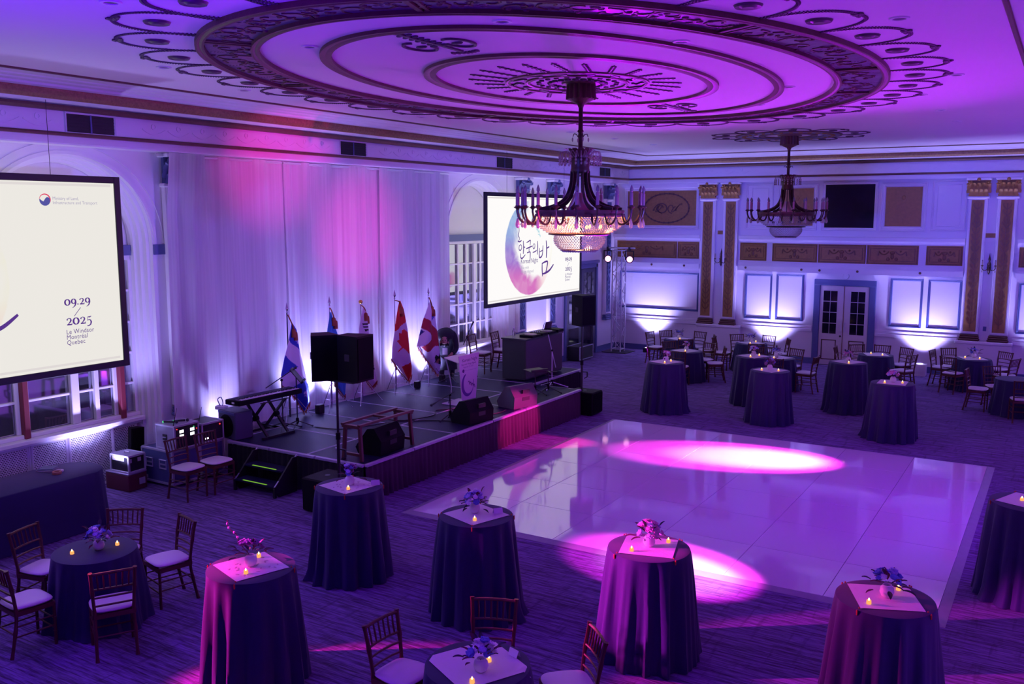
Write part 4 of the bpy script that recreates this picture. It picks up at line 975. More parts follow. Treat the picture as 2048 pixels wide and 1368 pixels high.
FLAGS = {
'quebec': {"left":[[0.067,1.722],[-0.037,1.415],[-0.152,1.144],[-0.249,0.828],[-0.24,0.651]],"right":[[0.096,1.708],[0.202,1.587],[0.298,1.129],[0.365,0.895],[0.473,0.492],[0.478,0.228]],"bot":[[-0.24,0.651],[-0.078,0.514],[0.095,0.351],[0.313,0.051],[0.478,0.228]],"polys":[["blue",[[0.039,1.758],[0.212,1.608],[0.3,1.089],[-0.042,1.42]]],["blue",[[-0.131,1.159],[0.085,0.924],[-0.288,0.757],[-0.262,0.984]]],["blue",[[0.271,0.728],[0.505,0.492],[0.492,0.191],[0.312,0.017],[0.072,0.377],[0.045,0.583]]]],"fleur":[[0.166,1.391,0.073,0.088],[0.298,0.412,0.074,0.086]]},
'korea': {"left":[[0.028,1.857],[-0.06,1.681],[-0.125,1.469],[-0.126,1.109],[-0.043,0.784],[0.019,0.521]],"right":[[0.068,1.853],[0.153,1.708],[0.224,1.321],[0.286,0.995],[0.336,0.635],[0.401,0.366]],"bot":[[0.019,0.521],[0.11,0.395],[0.239,0.262],[0.401,0.366]],"polys":[["black",[[-0.018,1.541],[0.16,1.551],[0.171,1.523],[-0.012,1.509]]],["black",[[-0.015,1.486],[0.17,1.496],[0.181,1.467],[-0.002,1.454]]],["black",[[0.007,1.425],[0.18,1.443],[0.186,1.408],[0.017,1.393]]],["black",[[0.085,0.726],[0.193,0.732],[0.197,0.703],[0.091,0.694]]],["black",[[0.215,0.724],[0.324,0.73],[0.328,0.7],[0.221,0.691]]],["black",[[0.093,0.677],[0.201,0.683],[0.205,0.653],[0.099,0.645]]],["black",[[0.218,0.676],[0.328,0.681],[0.331,0.652],[0.224,0.643]]],["black",[[0.115,0.623],[0.224,0.628],[0.228,0.599],[0.121,0.59]]],["black",[[0.231,0.622],[0.34,0.628],[0.344,0.598],[0.237,0.589]]]],"taeg":[0.132,1.07,0.158,0.222]},
'canada': {"left":[[0.113,1.883],[0.058,1.755],[-0.027,1.498],[-0.086,1.273],[-0.172,0.968],[-0.199,0.723]],"right":[[0.145,1.88],[0.241,1.706],[0.289,1.518],[0.364,1.292],[0.424,0.997],[0.472,0.718],[0.508,0.508],[0.489,0.304]],"bot":[[-0.199,0.723],[0.024,0.491],[0.231,0.292],[0.377,0.167],[0.489,0.304]],"polys":[["red",[[0.01,1.924],[0.272,1.904],[0.302,1.508],[0.22,1.424],[-0.099,1.258],[-0.05,1.616]]],["red",[[0.487,0.768],[0.347,0.629],[0.324,0.576],[0.117,0.508],[0.338,0.241],[0.376,0.15],[0.557,0.26],[0.536,0.538]]],["red",[[0.169,1.292],[0.216,1.249],[0.271,1.217],[0.299,1.079],[0.341,1.243],[0.401,1.136],[0.432,0.996],[0.356,0.98],[0.463,0.907],[0.45,0.841],[0.393,0.822],[0.397,0.771],[0.324,0.789],[0.291,0.742],[0.233,0.8],[0.119,0.907],[-0.027,0.833],[-0.05,0.853],[0.088,0.928],[-0.022,1.033],[-0.07,1.069],[0.019,1.095],[0.004,1.23],[0.109,1.21],[0.123,1.267]]]]},
'montreal': {"left":[[-0.001,1.779],[-0.115,1.546],[-0.218,1.382],[-0.307,1.183],[-0.381,1.019],[-0.455,0.855]],"right":[[0.022,1.777],[0.132,1.593],[0.185,1.307],[0.239,1.054],[0.294,0.799],[0.348,0.523],[0.36,0.36],[0.297,0.171]],"bot":[[-0.455,0.855],[-0.221,0.599],[0.035,0.37],[0.207,0.167],[0.297,0.171]],"polys":[["crimson",[[-0.183,1.444],[0.182,1.149],[0.235,1.143],[0.284,0.782],[0.102,0.804],[-0.204,0.705],[-0.366,0.84],[-0.055,0.96],[-0.053,1.051],[-0.306,1.249]]],["navy",[[-0.315,1.219],[-0.251,1.151],[-0.309,1.106],[-0.366,1.052],[-0.379,1.122]]],["green",[[0.215,0.559],[0.275,0.623],[0.35,0.595],[0.363,0.486],[0.316,0.384],[0.241,0.386],[0.198,0.445],[0.065,0.433],[0.051,0.453],[0.139,0.471],[0.091,0.549],[0.142,0.604]]]],"fleur":[[0.062,1.456,0.093,0.101]]},
'blue': {"left":[[-0.011,1.845],[-0.06,1.654],[-0.089,1.537],[-0.12,1.37],[-0.147,0.979],[-0.086,0.678],[0.031,0.512]],"right":[[0.009,1.843],[0.073,1.606],[0.163,1.355],[0.251,1.013],[0.328,0.687],[0.354,0.47],[0.337,0.242]],"bot":[[0.031,0.512],[0.151,0.37],[0.31,0.194],[0.337,0.242]],"polys":[]},
}
# ------------------------------------------------------------------ flags on tripod stands
FC = {'white': mat('flag_white', (.62, .58, .66), .7), 'blue': mat('flag_blue', (.02, .05, .42), .7), 'black': mat('flag_black', (.01, .01, .012), .7), 'red': mat('flag_red', (.62, .02, .02), .7),
      'crimson': mat('flag_crimson', (.33, .012, .03), .7), 'navy': mat('flag_navy', (.01, .015, .14), .7), 'green': mat('flag_dark_green', (.005, .02, .02), .7), 'sky': mat('flag_sky_blue', (.03, .20, .50), .7), 'royal': mat('flag_royal_blue', (.01, .03, .42), .7)}
M_fringe = mat('gold_fringe', (.30, .07, .03), .7); M_brass = mat('brass_ball', (.75, .42, .10), .22, .9)
FK = list(FC)
def inside(p, poly):
    c = False; n = len(poly)
    for i in range(n):
        (x1, y1), (x2, y2) = poly[i], poly[(i+1) % n]
        if (y1 > p[1]) != (y2 > p[1]) and p[0] < (x2-x1)*(p[1]-y1)/(y2-y1)+x1: c = not c
    return c
def fleur_polys(a, b, w, h, col):
    up = [(0,1),(.22,.55),(.2,.25),(.1,-.05),(-.1,-.05),(-.2,.25),(-.22,.55)]
    side = [(.12,-.02),(.25,.3),(.5,.48),(.8,.42),(.95,.15),(.85,-.12),(.62,-.2),(.6,-.02),(.68,.1),(.5,.12),(.35,-.05),(.28,-.1)]
    bar = [(-.5,-.05),(.5,-.05),(.5,-.2),(-.5,-.2)]; foot = [(-.12,-.2),(.12,-.2),(.2,-.6),(0,-.95),(-.2,-.6)]
    sf = [(.15,-.22),(.35,-.5),(.62,-.55),(.66,-.38),(.5,-.36),(.38,-.22)]
    P = [up, side, [(-x, y) for x, y in side], bar, foot, sf, [(-x, y) for x, y in sf]]
    return [(col, [(a+x*w, b+y*h) for x, y in q]) for q in P]
def chain(pts, n):
    P = [Vector(p) for p in pts]; d = [0]
    for i in range(len(P)-1): d.append(d[-1]+(P[i+1]-P[i]).length)
    out = []; j = 0
    for k in range(n+1):
        s = d[-1]*k/n
        while j < len(P)-2 and d[j+1] < s: j += 1
        out.append(P[j].lerp(P[j+1], (s-d[j])/max(1e-9, d[j+1]-d[j])))
    return out
def flag(key, loc, top, label, cloth, finial):
    F = FLAGS[key]; t = thing('flag', label, 'flag', loc, 0, None)
    MB().tube([(0, 0, .02), (0, 0, 1.0)], .016, 8).tube([(0, 0, .9), (0, 0, top)], .011, 8).build('pole', M_chrome if key != 'quebec' else M_steel, t)
    for a in (3.05, 1.05, -.96):
        q = .26 if a > 3 else .40; f = (q*math.cos(a), q*math.sin(a), .006); MB().tube([(0, 0, .52), f], .007, 6).tube([(0, 0, .17), (f[0]*.66, f[1]*.66, .18)], .005, 5).ball(f, .012, 6, 4).build('leg', M_chrome, t)
    if finial == 'ball': MB().ball((0, 0, top+.035), .04, 14, 10).build('finial', M_brass, t, True)
    else: MB().lathe([(.012, 0), (.022, .01), (.008, .03), (.03, .07), (.012, .14), (0, .19)], 10, (0, 0, top)).build('finial', M_chrome, t, True)
    # cloth: rows between the left and the right edge chains, colour by the print
    bot = F['bot']; ti = min(range(len(bot)), key=lambda i: bot[i][1])
    Lc = chain(F['left']+bot[1:ti+1], 120); Rc = chain(F['right']+list(reversed(bot[ti:-1])), 120)
    polys = [(c, q) for c, q in F['polys']]
    for f in F.get('fleur', []): polys += fleur_polys(f[0], f[1], f[2], f[3], 'white' if key == 'quebec' else 'royal')
    tg = F.get('taeg')
    ph = (loc[1]*3.7) % 6
    def fn(u, v):
        l, r = Lc[round((1-v)*120)], Rc[round((1-v)*120)]; p = l.lerp(r, u); wd = (r-l).length
        return Vector((.035+.10*min(1, wd*1.6)*math.sin(PI*u)+.03*math.sin(u*9+ph+(1-v)*2)*min(1, wd*3), p.x, p.y))
    def colr(i, j):
        l, r = Lc[120-j], Rc[120-j]; p = l.lerp(r, (i+.5)/72)
        c = cloth
        for cc, q in polys:
            if inside((p.x, p.y), q): c = cc
        if tg:
            x, y = (p.x-tg[0])/tg[2], (p.y-tg[1])/tg[3]
            if x*x+y*y < 1:
                c = 'red' if y > .16*math.sin(x*2.6)+.0 else 'royal'
        return FK.index(c)
    MB().grid(fn, 72, 120, False, colr).build('cloth', [FC[k] for k in FK], t, True)
    m = MB()
    B = chain(bot, 60)
    for i, p in enumerate(B[:-1]):
        x = fn(0.5, 0.02)[0] if .2 < i/60 < .8 else .05
        m.tube([(x, p.x, p.y+.01), (x+.012*math.sin(i*1.7), p.x+.006*math.sin(i*2.1), p.y-.055-.02*math.sin(i*.9))], [.009, .005], 4)
    m.build('fringe', M_fringe, t, kind='stuff')
    y, z = F['right'][0][0]*.5, F['left'][0][1]
    m = MB(); m.tube(smooth_pts([Vector((.02, 0, top-.03)), Vector((.05, y+.02, z-.02)), Vector((.06, y+.05, z-.12))], 4), .012, 6)
    for dy, dz in ((.03, -.16), (.075, -.22)):
        m.lathe([(.012, .06), (.035, .04), (.04, .0), (.045, -.10), (.0, -.10)], 10, (.07, y+dy, z+dz))
    m.build('cord_tassel', M_fringe, t, True)
    return t
flag('quebec', (-11.78, 11.71, ST), 1.90, 'blue flag with white cross and fleurs-de-lis, behind the keyboard', 'white', 'spear')
flag('blue', (-11.64, 12.65, ST), 1.95, 'sky blue flag mostly hidden behind the two black loudspeakers', 'sky', 'spear')
flag('korea', (-11.60, 13.48, ST), 1.93, 'white flag with red and blue circle and black bars under a brass ball', 'white', 'ball')
flag('canada', (-11.68, 14.62, ST), 1.93, 'red and white flag with a red maple leaf on a tripod stand', 'white', 'spear')
flag('montreal', (-11.71, 15.81, ST), 1.90, 'white flag with a dark red cross, beside the bending person', 'white', 'spear')

# ------------------------------------------------------------------ loudspeakers
def speaker(loc, rz, label, h=.64, w=.40, d=.38):
    t = thing('loudspeaker', label, 'speaker', loc, rz)
    f = [(-w/2, d/2), (w/2, d/2), (w/2*.62, -d/2), (-w/2*.62, -d/2)]
    MB().prism([(x, y) for x, y in f[::-1]], h).build('cabinet', M_black, t)
    MB().box(-w/2+.015, w/2-.015, d/2, d/2+.012, .03, h-.03, .008).build('front_grille', M_blackg, t)
    for s in (-1, 1): MB().box(s*w*.4-.01, s*w*.4+.01, -.04, .06, h*.45, h*.6).build('side_handle', M_duct, t)
    MB().lathe([(.03, -.01), (.03, .0)], 12).build('pole_socket', M_steel, t)
    return t
def pole(loc, h, label, crank):
    t = thing('speaker_pole', label, 'pole', loc)
    MB().tube([(0, 0, 0), (0, 0, h*.45)], .024, 10).build('lower_tube', M_duct, t); MB().tube([(0, 0, h*.42), (0, 0, h)], .018, 10).build('upper_tube', M_duct, t)
    MB().tube([(0, 0, h*.40), (0, 0, h*.47)], .034, 10).build('collar', M_black, t)
    if crank:
        MB().bar((.03, 0, h*.3), (.13, .0, h*.3), .02).bar((.13, 0, h*.3), (.13, 0, h*.3-.10), .02).bar((.13, 0, h*.3-.1), (.06, 0, h*.3-.14), .02).build('crank_handle', M_steel, t); MB().ball((-.04, 0, h*.3), .02, 8, 5).build('knob', M_alu, t)
    return t
def sub(loc, rz, label, w=.55, d=.5, h=.5):
    t = thing('subwoofer', label, 'speaker', loc, rz)
    MB().box(-w/2, w/2, -d/2, d/2, .02, h, .02).build('cabinet', M_black, t); MB().box(-w/2+.02, w/2-.02, d/2, d/2+.012, .05, h-.03, .006).build('front_grille', M_blackg, t)
    for x in (-.2, .2):
        for y in (-.18, .18): MB().lathe([(.02, 0), (.02, .02)], 8, (x, y, 0)).build('foot', M_duct, t)
    MB().lathe([(.04, h-.005), (.04, h+.004), (.02, h+.004)], 14).build('pole_cup', M_steel, t); return t
sub((-8.86, 9.50, 0), -PI/2, 'black subwoofer box on the carpet under the twin loudspeakers, beside the steps')
pole((-8.64, 9.50, .505), 1.38, 'black speaker pole carrying the twin loudspeakers at the near stage corner', True)
b_ = MB().box(-8.98, -8.30, 9.46, 9.54, 1.885, 1.905).build('mount_bracket', M_duct); tag(b_, 'flat black bracket under the twin loudspeakers', 'bracket')
speaker((-8.86, 9.47, 1.906), -PI/2-.62, 'black loudspeaker on the pole, the nearer of the twin pair by the steps')
speaker((-8.42, 9.62, 1.906), -PI/2+.10, 'black loudspeaker on the pole, the farther of the twin pair by the steps')
sub((-8.62, 17.18, 0), -PI/2, 'black subwoofer box on the carpet at the far end of the stage', .48, .60, .5)
pole((-8.62, 17.02, .505), 1.40, 'black speaker pole standing on the far subwoofer', True)
speaker((-8.62, 17.02, 1.906), -PI/2-.3, 'single black loudspeaker on a pole below the far projection screen')
o_ = speaker((-12.58, 8.93, 0), -PI/2, 'black column loudspeaker leaning against the bright radiator grille', .86, .24, .14); o_.rotation_euler = (0, -.06, -PI/2); o_.location = (-12.42, 8.93, .01)

# ------------------------------------------------------------------ floor monitors
def wedge(loc, rz, label, m_=None):
    t = thing('floor_monitor', label, 'speaker', loc, rz)
    prof = [(-.22, 0), (.20, 0), (.25, .10), (.02, .40), (-.10, .42), (-.24, .22)]     # (y, z): +y faces the player
    w = .31; M = Matrix(((0,0,1,-w),(1,0,0,0),(0,1,0,0),(0,0,0,1)))
    MB().prism(prof, 2*w, M).build('cabinet', m_ or M_black, t)
    a, b = Vector((0, .25, .10)), Vector((0, .02, .40)); n = (b-a).normalized(); q = Vector((0, n.z, -n.y))
    MB().bar(a+n*.02+q*.006, b-n*.02+q*.006, .012, 2*w-.04, (1, 0, 0)).build('front_grille', M_blackg, t)
    for z in (.12, .26): MB().box(-.09, .09, -.243, -.215, z+.02, z+.09).build('recessed_handle', M_duct, t)
    return t
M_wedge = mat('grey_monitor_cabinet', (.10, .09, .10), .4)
wedge((-8.93, 10.78, ST), PI/2+.06, 'black floor monitor under the wooden bench at the near stage corner')
wedge((-8.86, 13.22, ST), PI/2-.15, 'black floor monitor at the stage edge in front of the lectern')
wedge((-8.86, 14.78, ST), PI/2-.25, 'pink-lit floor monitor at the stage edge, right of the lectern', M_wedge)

# ------------------------------------------------------------------ wooden bench over the near monitor
t = thing('wooden_bench', 'dark wooden open-frame bench standing over the near floor monitor', 'bench', (-8.92, 10.72, ST))
for y in (-.62, .60):
    for x in (-.13, .15): MB().bar((x*1.25, y, 0), (x, y*.98, .50), .05, .05, (1, 0, 0), .005).build('leg', M_wood, t)
    MB().bar((-.14, y, .10), (.16, y, .10), .045, .04).build('stretcher', M_wood, t); MB().bar((-.16, y, .52), (.18, y, .52), .07, .045).build('end_rail', M_wood, t)
for x in (-.15, .17): MB().bar((x, -.66, .545), (x, .64, .545), .055, .035, ch=.005).build('top_rail', M_wood, t)
MB().bar((-.15, .05, .545), (.17, .05, .545), .05, .03).build('cross_rail', M_wood, t)

# ------------------------------------------------------------------ keyboard on its stand, with amplifier and stands
t = thing('keyboard', 'black electronic keyboard on an X stand at the near left of the stage', 'keyboard', (-11.25, 10.62, ST+.60), PI/2-.04)
MB().box(-.68, .68, -.17, .17, 0, .085, .012).build('case', M_black, t)
MB().box(-.62, .62, -.155, -.02, .085, .093).build('white_keys', mat('ivory_keys', (.7, .68, .72), .3), t)
bk = MB().box(-.006, .006, -.09, -.02, .093, .104).mesh('black_key', M_duct)
for k in range(52):
    if k % 7 not in (2, 6): put(bk, 'black_key', t, (-.61+k*.0238, 0, 0))
MB().box(-.62, .62, .0, .15, .084, .088).build('control_panel', M_stage, t); MB().box(-.683, -.68, -.06, .0, .03, .06).build('badge', M_card, t)
t = thing('keyboard_stand', 'black folding X stand carrying the keyboard', 'stand', (-11.25, 10.62, ST), PI/2-.04)
for x in (-.22, .22):
    for s in (-1, 1): MB().bar((x, -.30*s, .02), (x, .24*s, .595), .045, .03).build('leg', M_duct, t)
    MB().lathe([(.05, -.03), (.05, .03)], 12, (0, 0, 0), M=Matrix.Translation((x, -.02, .31)) @ Matrix.Rotation(PI/2, 4, 'Y')).build('pivot', M_black, t)
for s in (-1, 1): MB().bar((-.34, -.30*s, .02), (.34, -.30*s, .02), .04).build('foot_bar', M_duct, t); MB().bar((-.3, .24*s, .592), (.3, .24*s, .592), .03, .012).build('support_bar', M_duct, t)
t = thing('keyboard_amplifier', 'dark grey amplifier cube with a round speaker beside the keyboard stand', 'amplifier', (-11.52, 10.22, ST), -.15)
MB().box(-.24, .24, -.17, .17, .0, .46, .015).build('cabinet', mat('grey_amp_tolex', (.07, .075, .13), .6), t); MB().lathe([(.185, 0), (.185, .01), (.15, .012), (0, .006)], 28, M=Matrix.Translation((0, -.171, .22)) @ Matrix.Rotation(PI/2, 4, 'X')).build('speaker_cone', M_blackg, t)
MB().box(-.225, .225, -.175, -.165, .41, .45).build('control_strip', M_case, t)
t = thing('clip_lamp', 'small white clip lamp with black cable loop near the amplifier', 'lamp', (-11.80, 10.18, ST), .4)
MB().box(-.09, .09, -.06, .06, .44, .50, .01).build('head', M_card, t); MB().tube([(0, 0, 0), (0, 0, .45)], .012, 8).build('post', M_steel, t); MB().tube(smooth_pts([Vector((-.02, 0, .5)), Vector((-.06, 0, .6)), Vector((.0, 0, .64)), Vector((.03, 0, .55)), Vector((.02, 0, .5))], 4), .008, 5).build('cable_loop', M_duct, t); MB().lathe([(.07, 0), (.07, .015)], 14).build('base', M_steel, t)
def tripod(t, h, rad=.26, n=3, a0=.4, m_=None, r=.011):
    m_ = m_ or M_steel
    MB().tube([(0, 0, .06), (0, 0, h)], r, 8).build('pole', m_, t); MB().lathe([(.02, .08), (.028, .11), (.028, .16), (.02, .18)], 10).build('hub', M_black, t)
    for k in range(n):
        a = a0+2*PI*k/n; MB().tube([(0, 0, .13), (rad*math.cos(a), rad*math.sin(a), .012)], .010, 6).ball((rad*math.cos(a), rad*math.sin(a), .012), .018, 6, 4).build('leg', m_, t)
def mic_stand(loc, h, boom, label, m_=None, mic=True, a0=.4, rad=.27):
    t = thing('microphone_stand', label, 'stand', loc); tripod(t, h, rad, 3, a0, m_)
    MB().ball((0, 0, h), .025, 8, 5).build('clutch', M_black, t)
    if boom:
        (p, q) = boom; MB().tube([p, q], .009, 7).build('boom', m_ or M_steel, t)
        if mic:
            d = (Vector(q)-Vector(p)).normalized(); q = Vector(q); MB().tube([q, q+d*.12], [.012, .017], 8).ball(q+d*.14, .024, 8, 6).build('microphone', M_duct, t)
    return t
mic_stand((-11.22, 10.98, ST), .86, ((.0, -.36, .78), (.02, .18, .98)), 'black boom microphone stand leaning over the keyboard', None, True, 1.2, .33)
def music_stand(loc, h, rz, label, tilt=.5, w=.46, d=.32):
    t = thing('music_stand', label, 'stand', loc, rz); tripod(t, h, .26, 3, .9)
    M = Matrix.Translation((0, 0, h)) @ Matrix.Rotation(tilt, 4, 'X'); MB().box(-w/2, w/2, -d/2, d/2, 0, .012, 0, M).build('desk', M_duct, t); MB().box(-w/2, w/2, -d/2-.03, -d/2, 0, .05, 0, M).build('ledge', M_duct, t); return t
music_stand((-11.12, 11.22, ST), .92, 2.2, 'black music stand beside the keyboard, desk tilted up', .9, .30, .28)

# ------------------------------------------------------------------ lectern, stands and monitors at the front of the stage
t = thing('lectern', 'clear lectern with a printed pink-lit front panel reading Korean Night', 'lectern', (-9.75, 14.42, ST))
P_ = [(-.33, .97), (.37, .97), (.24, .03), (-.22, .03)]
M = Matrix(((0,0,1,0),(1,0,0,0),(0,1,0,0),(0,0,0,1)))
MB().prism(P_[::-1], .012, M).build('front_panel', mat('lectern_print_white', (.80, .70, .78), .4), t)
ink = mat('lectern_ink', (.10, .03, .16), .5); inkg = mat('lectern_ink_soft', (.28, .16, .36), .5)
MF = Matrix(((0,0,1,.0125),(1,0,0,0),(0,1,0,0),(0,0,0,1))) @ Matrix.Identity(4)
MF2 = Matrix(((0,0,1,.013),(1,0,0,0),(0,1,0,0),(0,0,0,1)))
lettering('lettering', 'Korean Night', .095, -.22, .84, MF2, ink, t); lettering('lettering', 'Rise with Wings Aligned', .05, -.24, .775, MF2, ink, t); lettering('lettering', 'September 29, 2025', .042, -.18, .725, MF2, inkg, t); lettering('lettering', 'Ministry of Land, Infrastructure and Transport', .022, -.13, .66, MF2, inkg, t)
m = MB(); m.lathe([(.035, 0), (.035, .002), (0, .002)], 16, M=MF2 @ Matrix.Translation((-.18, .668, 0))); m.build('swirl_mark', ink, t)
m = MB(); L_ = [(-.02+.19*math.cos(a), .40+.215*math.sin(a)) for a in [2.0+4.6*i/40 for i in range(41)]]; ribbon(m, L_, [.012+.075*math.sin(PI*min(1, (i/40)*1.25+.02))**.8*(1-.5*i/40) for i in range(41)], .002, MF2); m.build('ring_print', mat('ring_print_violet', (.16, .06, .32), .5), t)
m = MB(); [ribbon(m, smooth_pts([Vector((-.02+.06*k, .43-.03*k, 0)), Vector((.01+.06*k, .45-.03*k, 0)), Vector((.03+.06*k, .40-.03*k, 0)), Vector((.05+.055*k, .37-.025*k, 0))], 4), .016, .002, MF2) for k in range(4)]; m.build('brush_print', ink, t)
MB().prism([(-.04, -.34), (.30, -.34), (.30, .34), (-.04, .34)], .014, Matrix.Translation((-.30, .02, .90)) @ Matrix.Rotation(.22, 4, 'Y')).build('reading_desk', mat('frosted_acrylic', (.8, .72, .76), .3), t)
for y in (-.26, .24): MB().tube(smooth_pts([Vector((-.34, y, .91)), Vector((-.26, y, .6)), Vector((-.22, y, .3)), Vector((-.28, y, .02))], 5), .014, 8).build('side_tube', M_chrome, t)
MB().box(-.42, .06, -.30, .28, 0, .02, .006).build('base_plate', mat('acrylic_base', (.6, .52, .62), .25), t)
mic_stand((-9.22, 13.06, ST), .46, ((0, .14, .50), (0, -.42, .40)), 'short black boom microphone stand in front of the lectern', None, True, .2, .22)
mic_stand((-9.17, 16.72, ST), .80, ((.02, .13, .42), (-.04, -.10, 1.14)), 'tall silver boom stand in front of the dark console', M_alu, False, .7, .34)
music_stand((-9.12, 15.92, ST), .50, 1.2, 'low music stand with a flat pale tray, right of the pink-lit monitor', .08, .42, .26)
t = thing('snare_stand', 'low black tripod stand with empty basket beside the pale tray', 'stand', (-8.98, 16.22, ST)); tripod(t, .42, .28, 3, .2); MB().bar((-.16, -.08, .44), (.16, .08, .44), .02).bar((-.12, .12, .44), (.12, -.12, .44), .02).build('basket', M_steel, t)
mic_stand((-11.40, 16.82, ST), .92, ((0, -.14, .76), (.04, .10, 1.12)), 'black boom microphone stand beside the bending person', None, True, .9, .24)
music_stand((-11.36, 16.12, ST), .56, .9, 'small black music stand between the last flag and the lectern', .1, .40, .28)
# small things on the stage floor
o = MB().box(-11.66, -11.54, 12.21, 12.35, ST, ST+.17, .01).build('uplight', M_duct); tag(o, 'small black uplight box at the foot of the drapes behind the twin loudspeakers', 'uplight')
for y, lb in ((15.25, 'small black uplight box at the foot of the drapes near the maple leaf flag'), (16.15, 'small black uplight box at the foot of the drapes behind the person')):
    o = MB().box(-11.66, -11.56, y-.06, y+.06, ST, ST+.14, .01).build('uplight', M_duct); tag(o, lb, 'uplight')
def cable(pts, label, r=.009): o = MB().tube(smooth_pts([Vector(p) for p in pts], 5), r, 6).build('cable', M_duct); tag(o, label, 'cable'); return o
cz = ST+.009
cable([(-8.98, 13.5, cz), (-8.8, 14.0, cz), (-8.82, 14.3, cz)], 'black cable running to the pink-lit floor monitor')
cable([(-10.9, 11.4, cz), (-10.4, 11.5, cz), (-10.2, 11.9, cz), (-9.9, 12.5, cz), (-9.3, 12.95, cz), (-9.0, 12.95, cz)], 'long black cable lying from the keyboard to the short microphone stand')
cable([(-10.4, 12.5, cz), (-9.9, 12.6, cz), (-9.7, 13.2, cz), (-9.9, 13.6, cz), (-9.6, 13.95, cz)], 'black cable looped on the deck behind the lectern foot')
cable([(-9.0, 13.0, cz), (-8.75, 13.1, cz), (-8.66, 13.45, cz), (-8.68, 13.65, cz)], 'pale tangled cable beside the near side of the black floor monitor')

# ------------------------------------------------------------------ DJ console
t = thing('dj_console', 'tall dark console booth on the far end of the stage', 'console', (-10.0, 17.86, ST))
MB().box(-.02, .0, -.80, .86, .06, .92).build('front_cover', mat('charcoal_spandex', (.075, .05, .07), .8), t)
MB().box(-.62, -.02, -.80, .86, .02, .90, .006).build('cabinet', M_duct, t); MB().box(-.64, .02, -.82, .88, .90, .935, .005).build('worktop', M_steel, t)
zc = ST+.936
o = MB().box(-10.32, -9.98, 17.30, 17.70, zc, zc+.05, .006).build('turntable', M_black); tag(o, 'flat black deck on the console nearest the bottle', 'player')
o2 = MB().lathe([(0, .012), (.14, .012), (.14, 0)], 24, (-10.15, 17.5, zc+.05)).build('platter', mat('platter_grey', (.35, .33, .28), .35), o)
o = MB().box(-10.32, -9.98, 17.74, 18.0, zc, zc+.06, .006).build('mixer', M_black); tag(o, 'small black mixer between the two decks on the console', 'mixer')
for k in range(6): MB().lathe([(.012, 0), (.012, .02), (0, .02)], 8, (-10.25+.05*(k % 3), 17.80+.1*(k//3), zc+.06)).build('knob', M_alu, o)
o = MB().box(-10.32, -9.98, 18.04, 18.40, zc, zc+.05, .006).build('turntable', M_black); tag(o, 'flat black deck on the console in front of the open laptop', 'player')
MB().lathe([(0, .012), (.14, .012), (.14, 0)], 24, (-10.15, 18.22, zc+.05)).build('platter', bpy.data.materials['platter_grey'], o)
o = MB().box(-10.30, -9.96, 18.44, 18.72, zc, zc+.07, .006).build('effects_box', M_black); tag(o, 'black control box at the right end of the console', 'controller')
def laptop(loc, rz, label, lit):
    t = thing('laptop', label, 'laptop', loc, rz); MB().box(-.16, .16, -.11, .11, 0, .016, .003).build('keyboard_half', M_steel, t)
    M = Matrix.Translation((0, .11, .01)) @ Matrix.Rotation(-.25, 4, 'X'); o = MB().box(-.16, .16, -.004, .004, 0, .22, 0, M).build('screen_half', M_steel, t)
    if lit: MB().lathe([(.018, 0), (.018, .002), (0, .002)], 14, M=M @ Matrix.Translation((0, .0045, .11)) @ Matrix.Rotation(-PI/2, 4, 'X')).build('glowing_badge', M_ledw, o)
laptop((-10.42, 18.28, zc), -PI/2+.5, 'open laptop on the console with a glowing badge on its lid', True)
laptop((-10.44, 18.58, zc), -PI/2, 'second open laptop on the console, farther right with dark lid', False)
t = thing('water_bottle', 'clear plastic water bottle standing on the near end of the console', 'bottle', (-10.42, 17.22, zc)); MB().lathe([(.032, 0), (.034, .02), (.030, .08), (.034, .14), (.015, .19), (.015, .205)], 14).build('body', M_bglass, t, True); MB().lathe([(.016, .2), (.016, .225), (0, .225)], 10).build('cap', M_card, t)
t = thing('rack_case', 'low black equipment rack case on the carpet behind the console', 'case', (-12.05, 23.68, 0)); MB().box(-.2, .2, -.42, .42, .03, .42, .01).build('body', M_duct, t)
for z in (.05, .42): 
    for s in (-.2, .2): MB().bar((s, -.43, z), (s, .43, z), .025).build('edge_strip', M_alu, t)
for s in (-.42, .42): MB().bar((.2, s, .04), (.2, s, .43), .025).build('corner_strip', M_alu, t)
MB().box(.2, .206, -.30, -.26, .27, .29).build('led', M_ledr, t)

# ------------------------------------------------------------------ flight cases by the near window
def rack(loc, w, d, h, label, m_, front):
    """case with metal edges; the lit front faces +x"""
    t = thing('rack_case', label, 'case', loc); MB().box(-d, 0, 0, w, 0, h, .006).build('body', m_, t)
    for z in (.012, h-.012):
        for y in (.012, w-.012): MB().bar((-d, y, z), (0.004, y, z), .03, ch=.004).build('edge_strip', M_alu, t)
        MB().bar((0, 0, z), (0, w, z), .028, ch=.004).build('edge_strip', M_alu, t); MB().bar((-d, 0, z), (-d, w, z), .028).build('edge_strip', M_alu, t)
    for y in (.012, w-.012): MB().bar((0, y, 0), (0, y, h), .028, ch=.004).build('corner_strip', M_alu, t); MB().bar((-d, y, 0), (-d, y, h), .028, ch=.004).build('corner_strip', M_alu, t)
    if front: MB().box(0, .008, .03, w-.03, .03, h-.03).build('front_panel', M_duct, t)
    o = MB().box(-d*.62, -d*.38, -.006, .0, h*.38, h*.62).build('handle_plate', M_duct, t); MB().bar((-d*.58, -.012, h*.5), (-d*.42, -.012, h*.5), .014).build('handle', M_alu, o)
    return t
t = rack((-11.52, 9.00, .60), .47, .42, .385, 'silver rack case with four lit white displays on the big blue case', M_caseg, True)
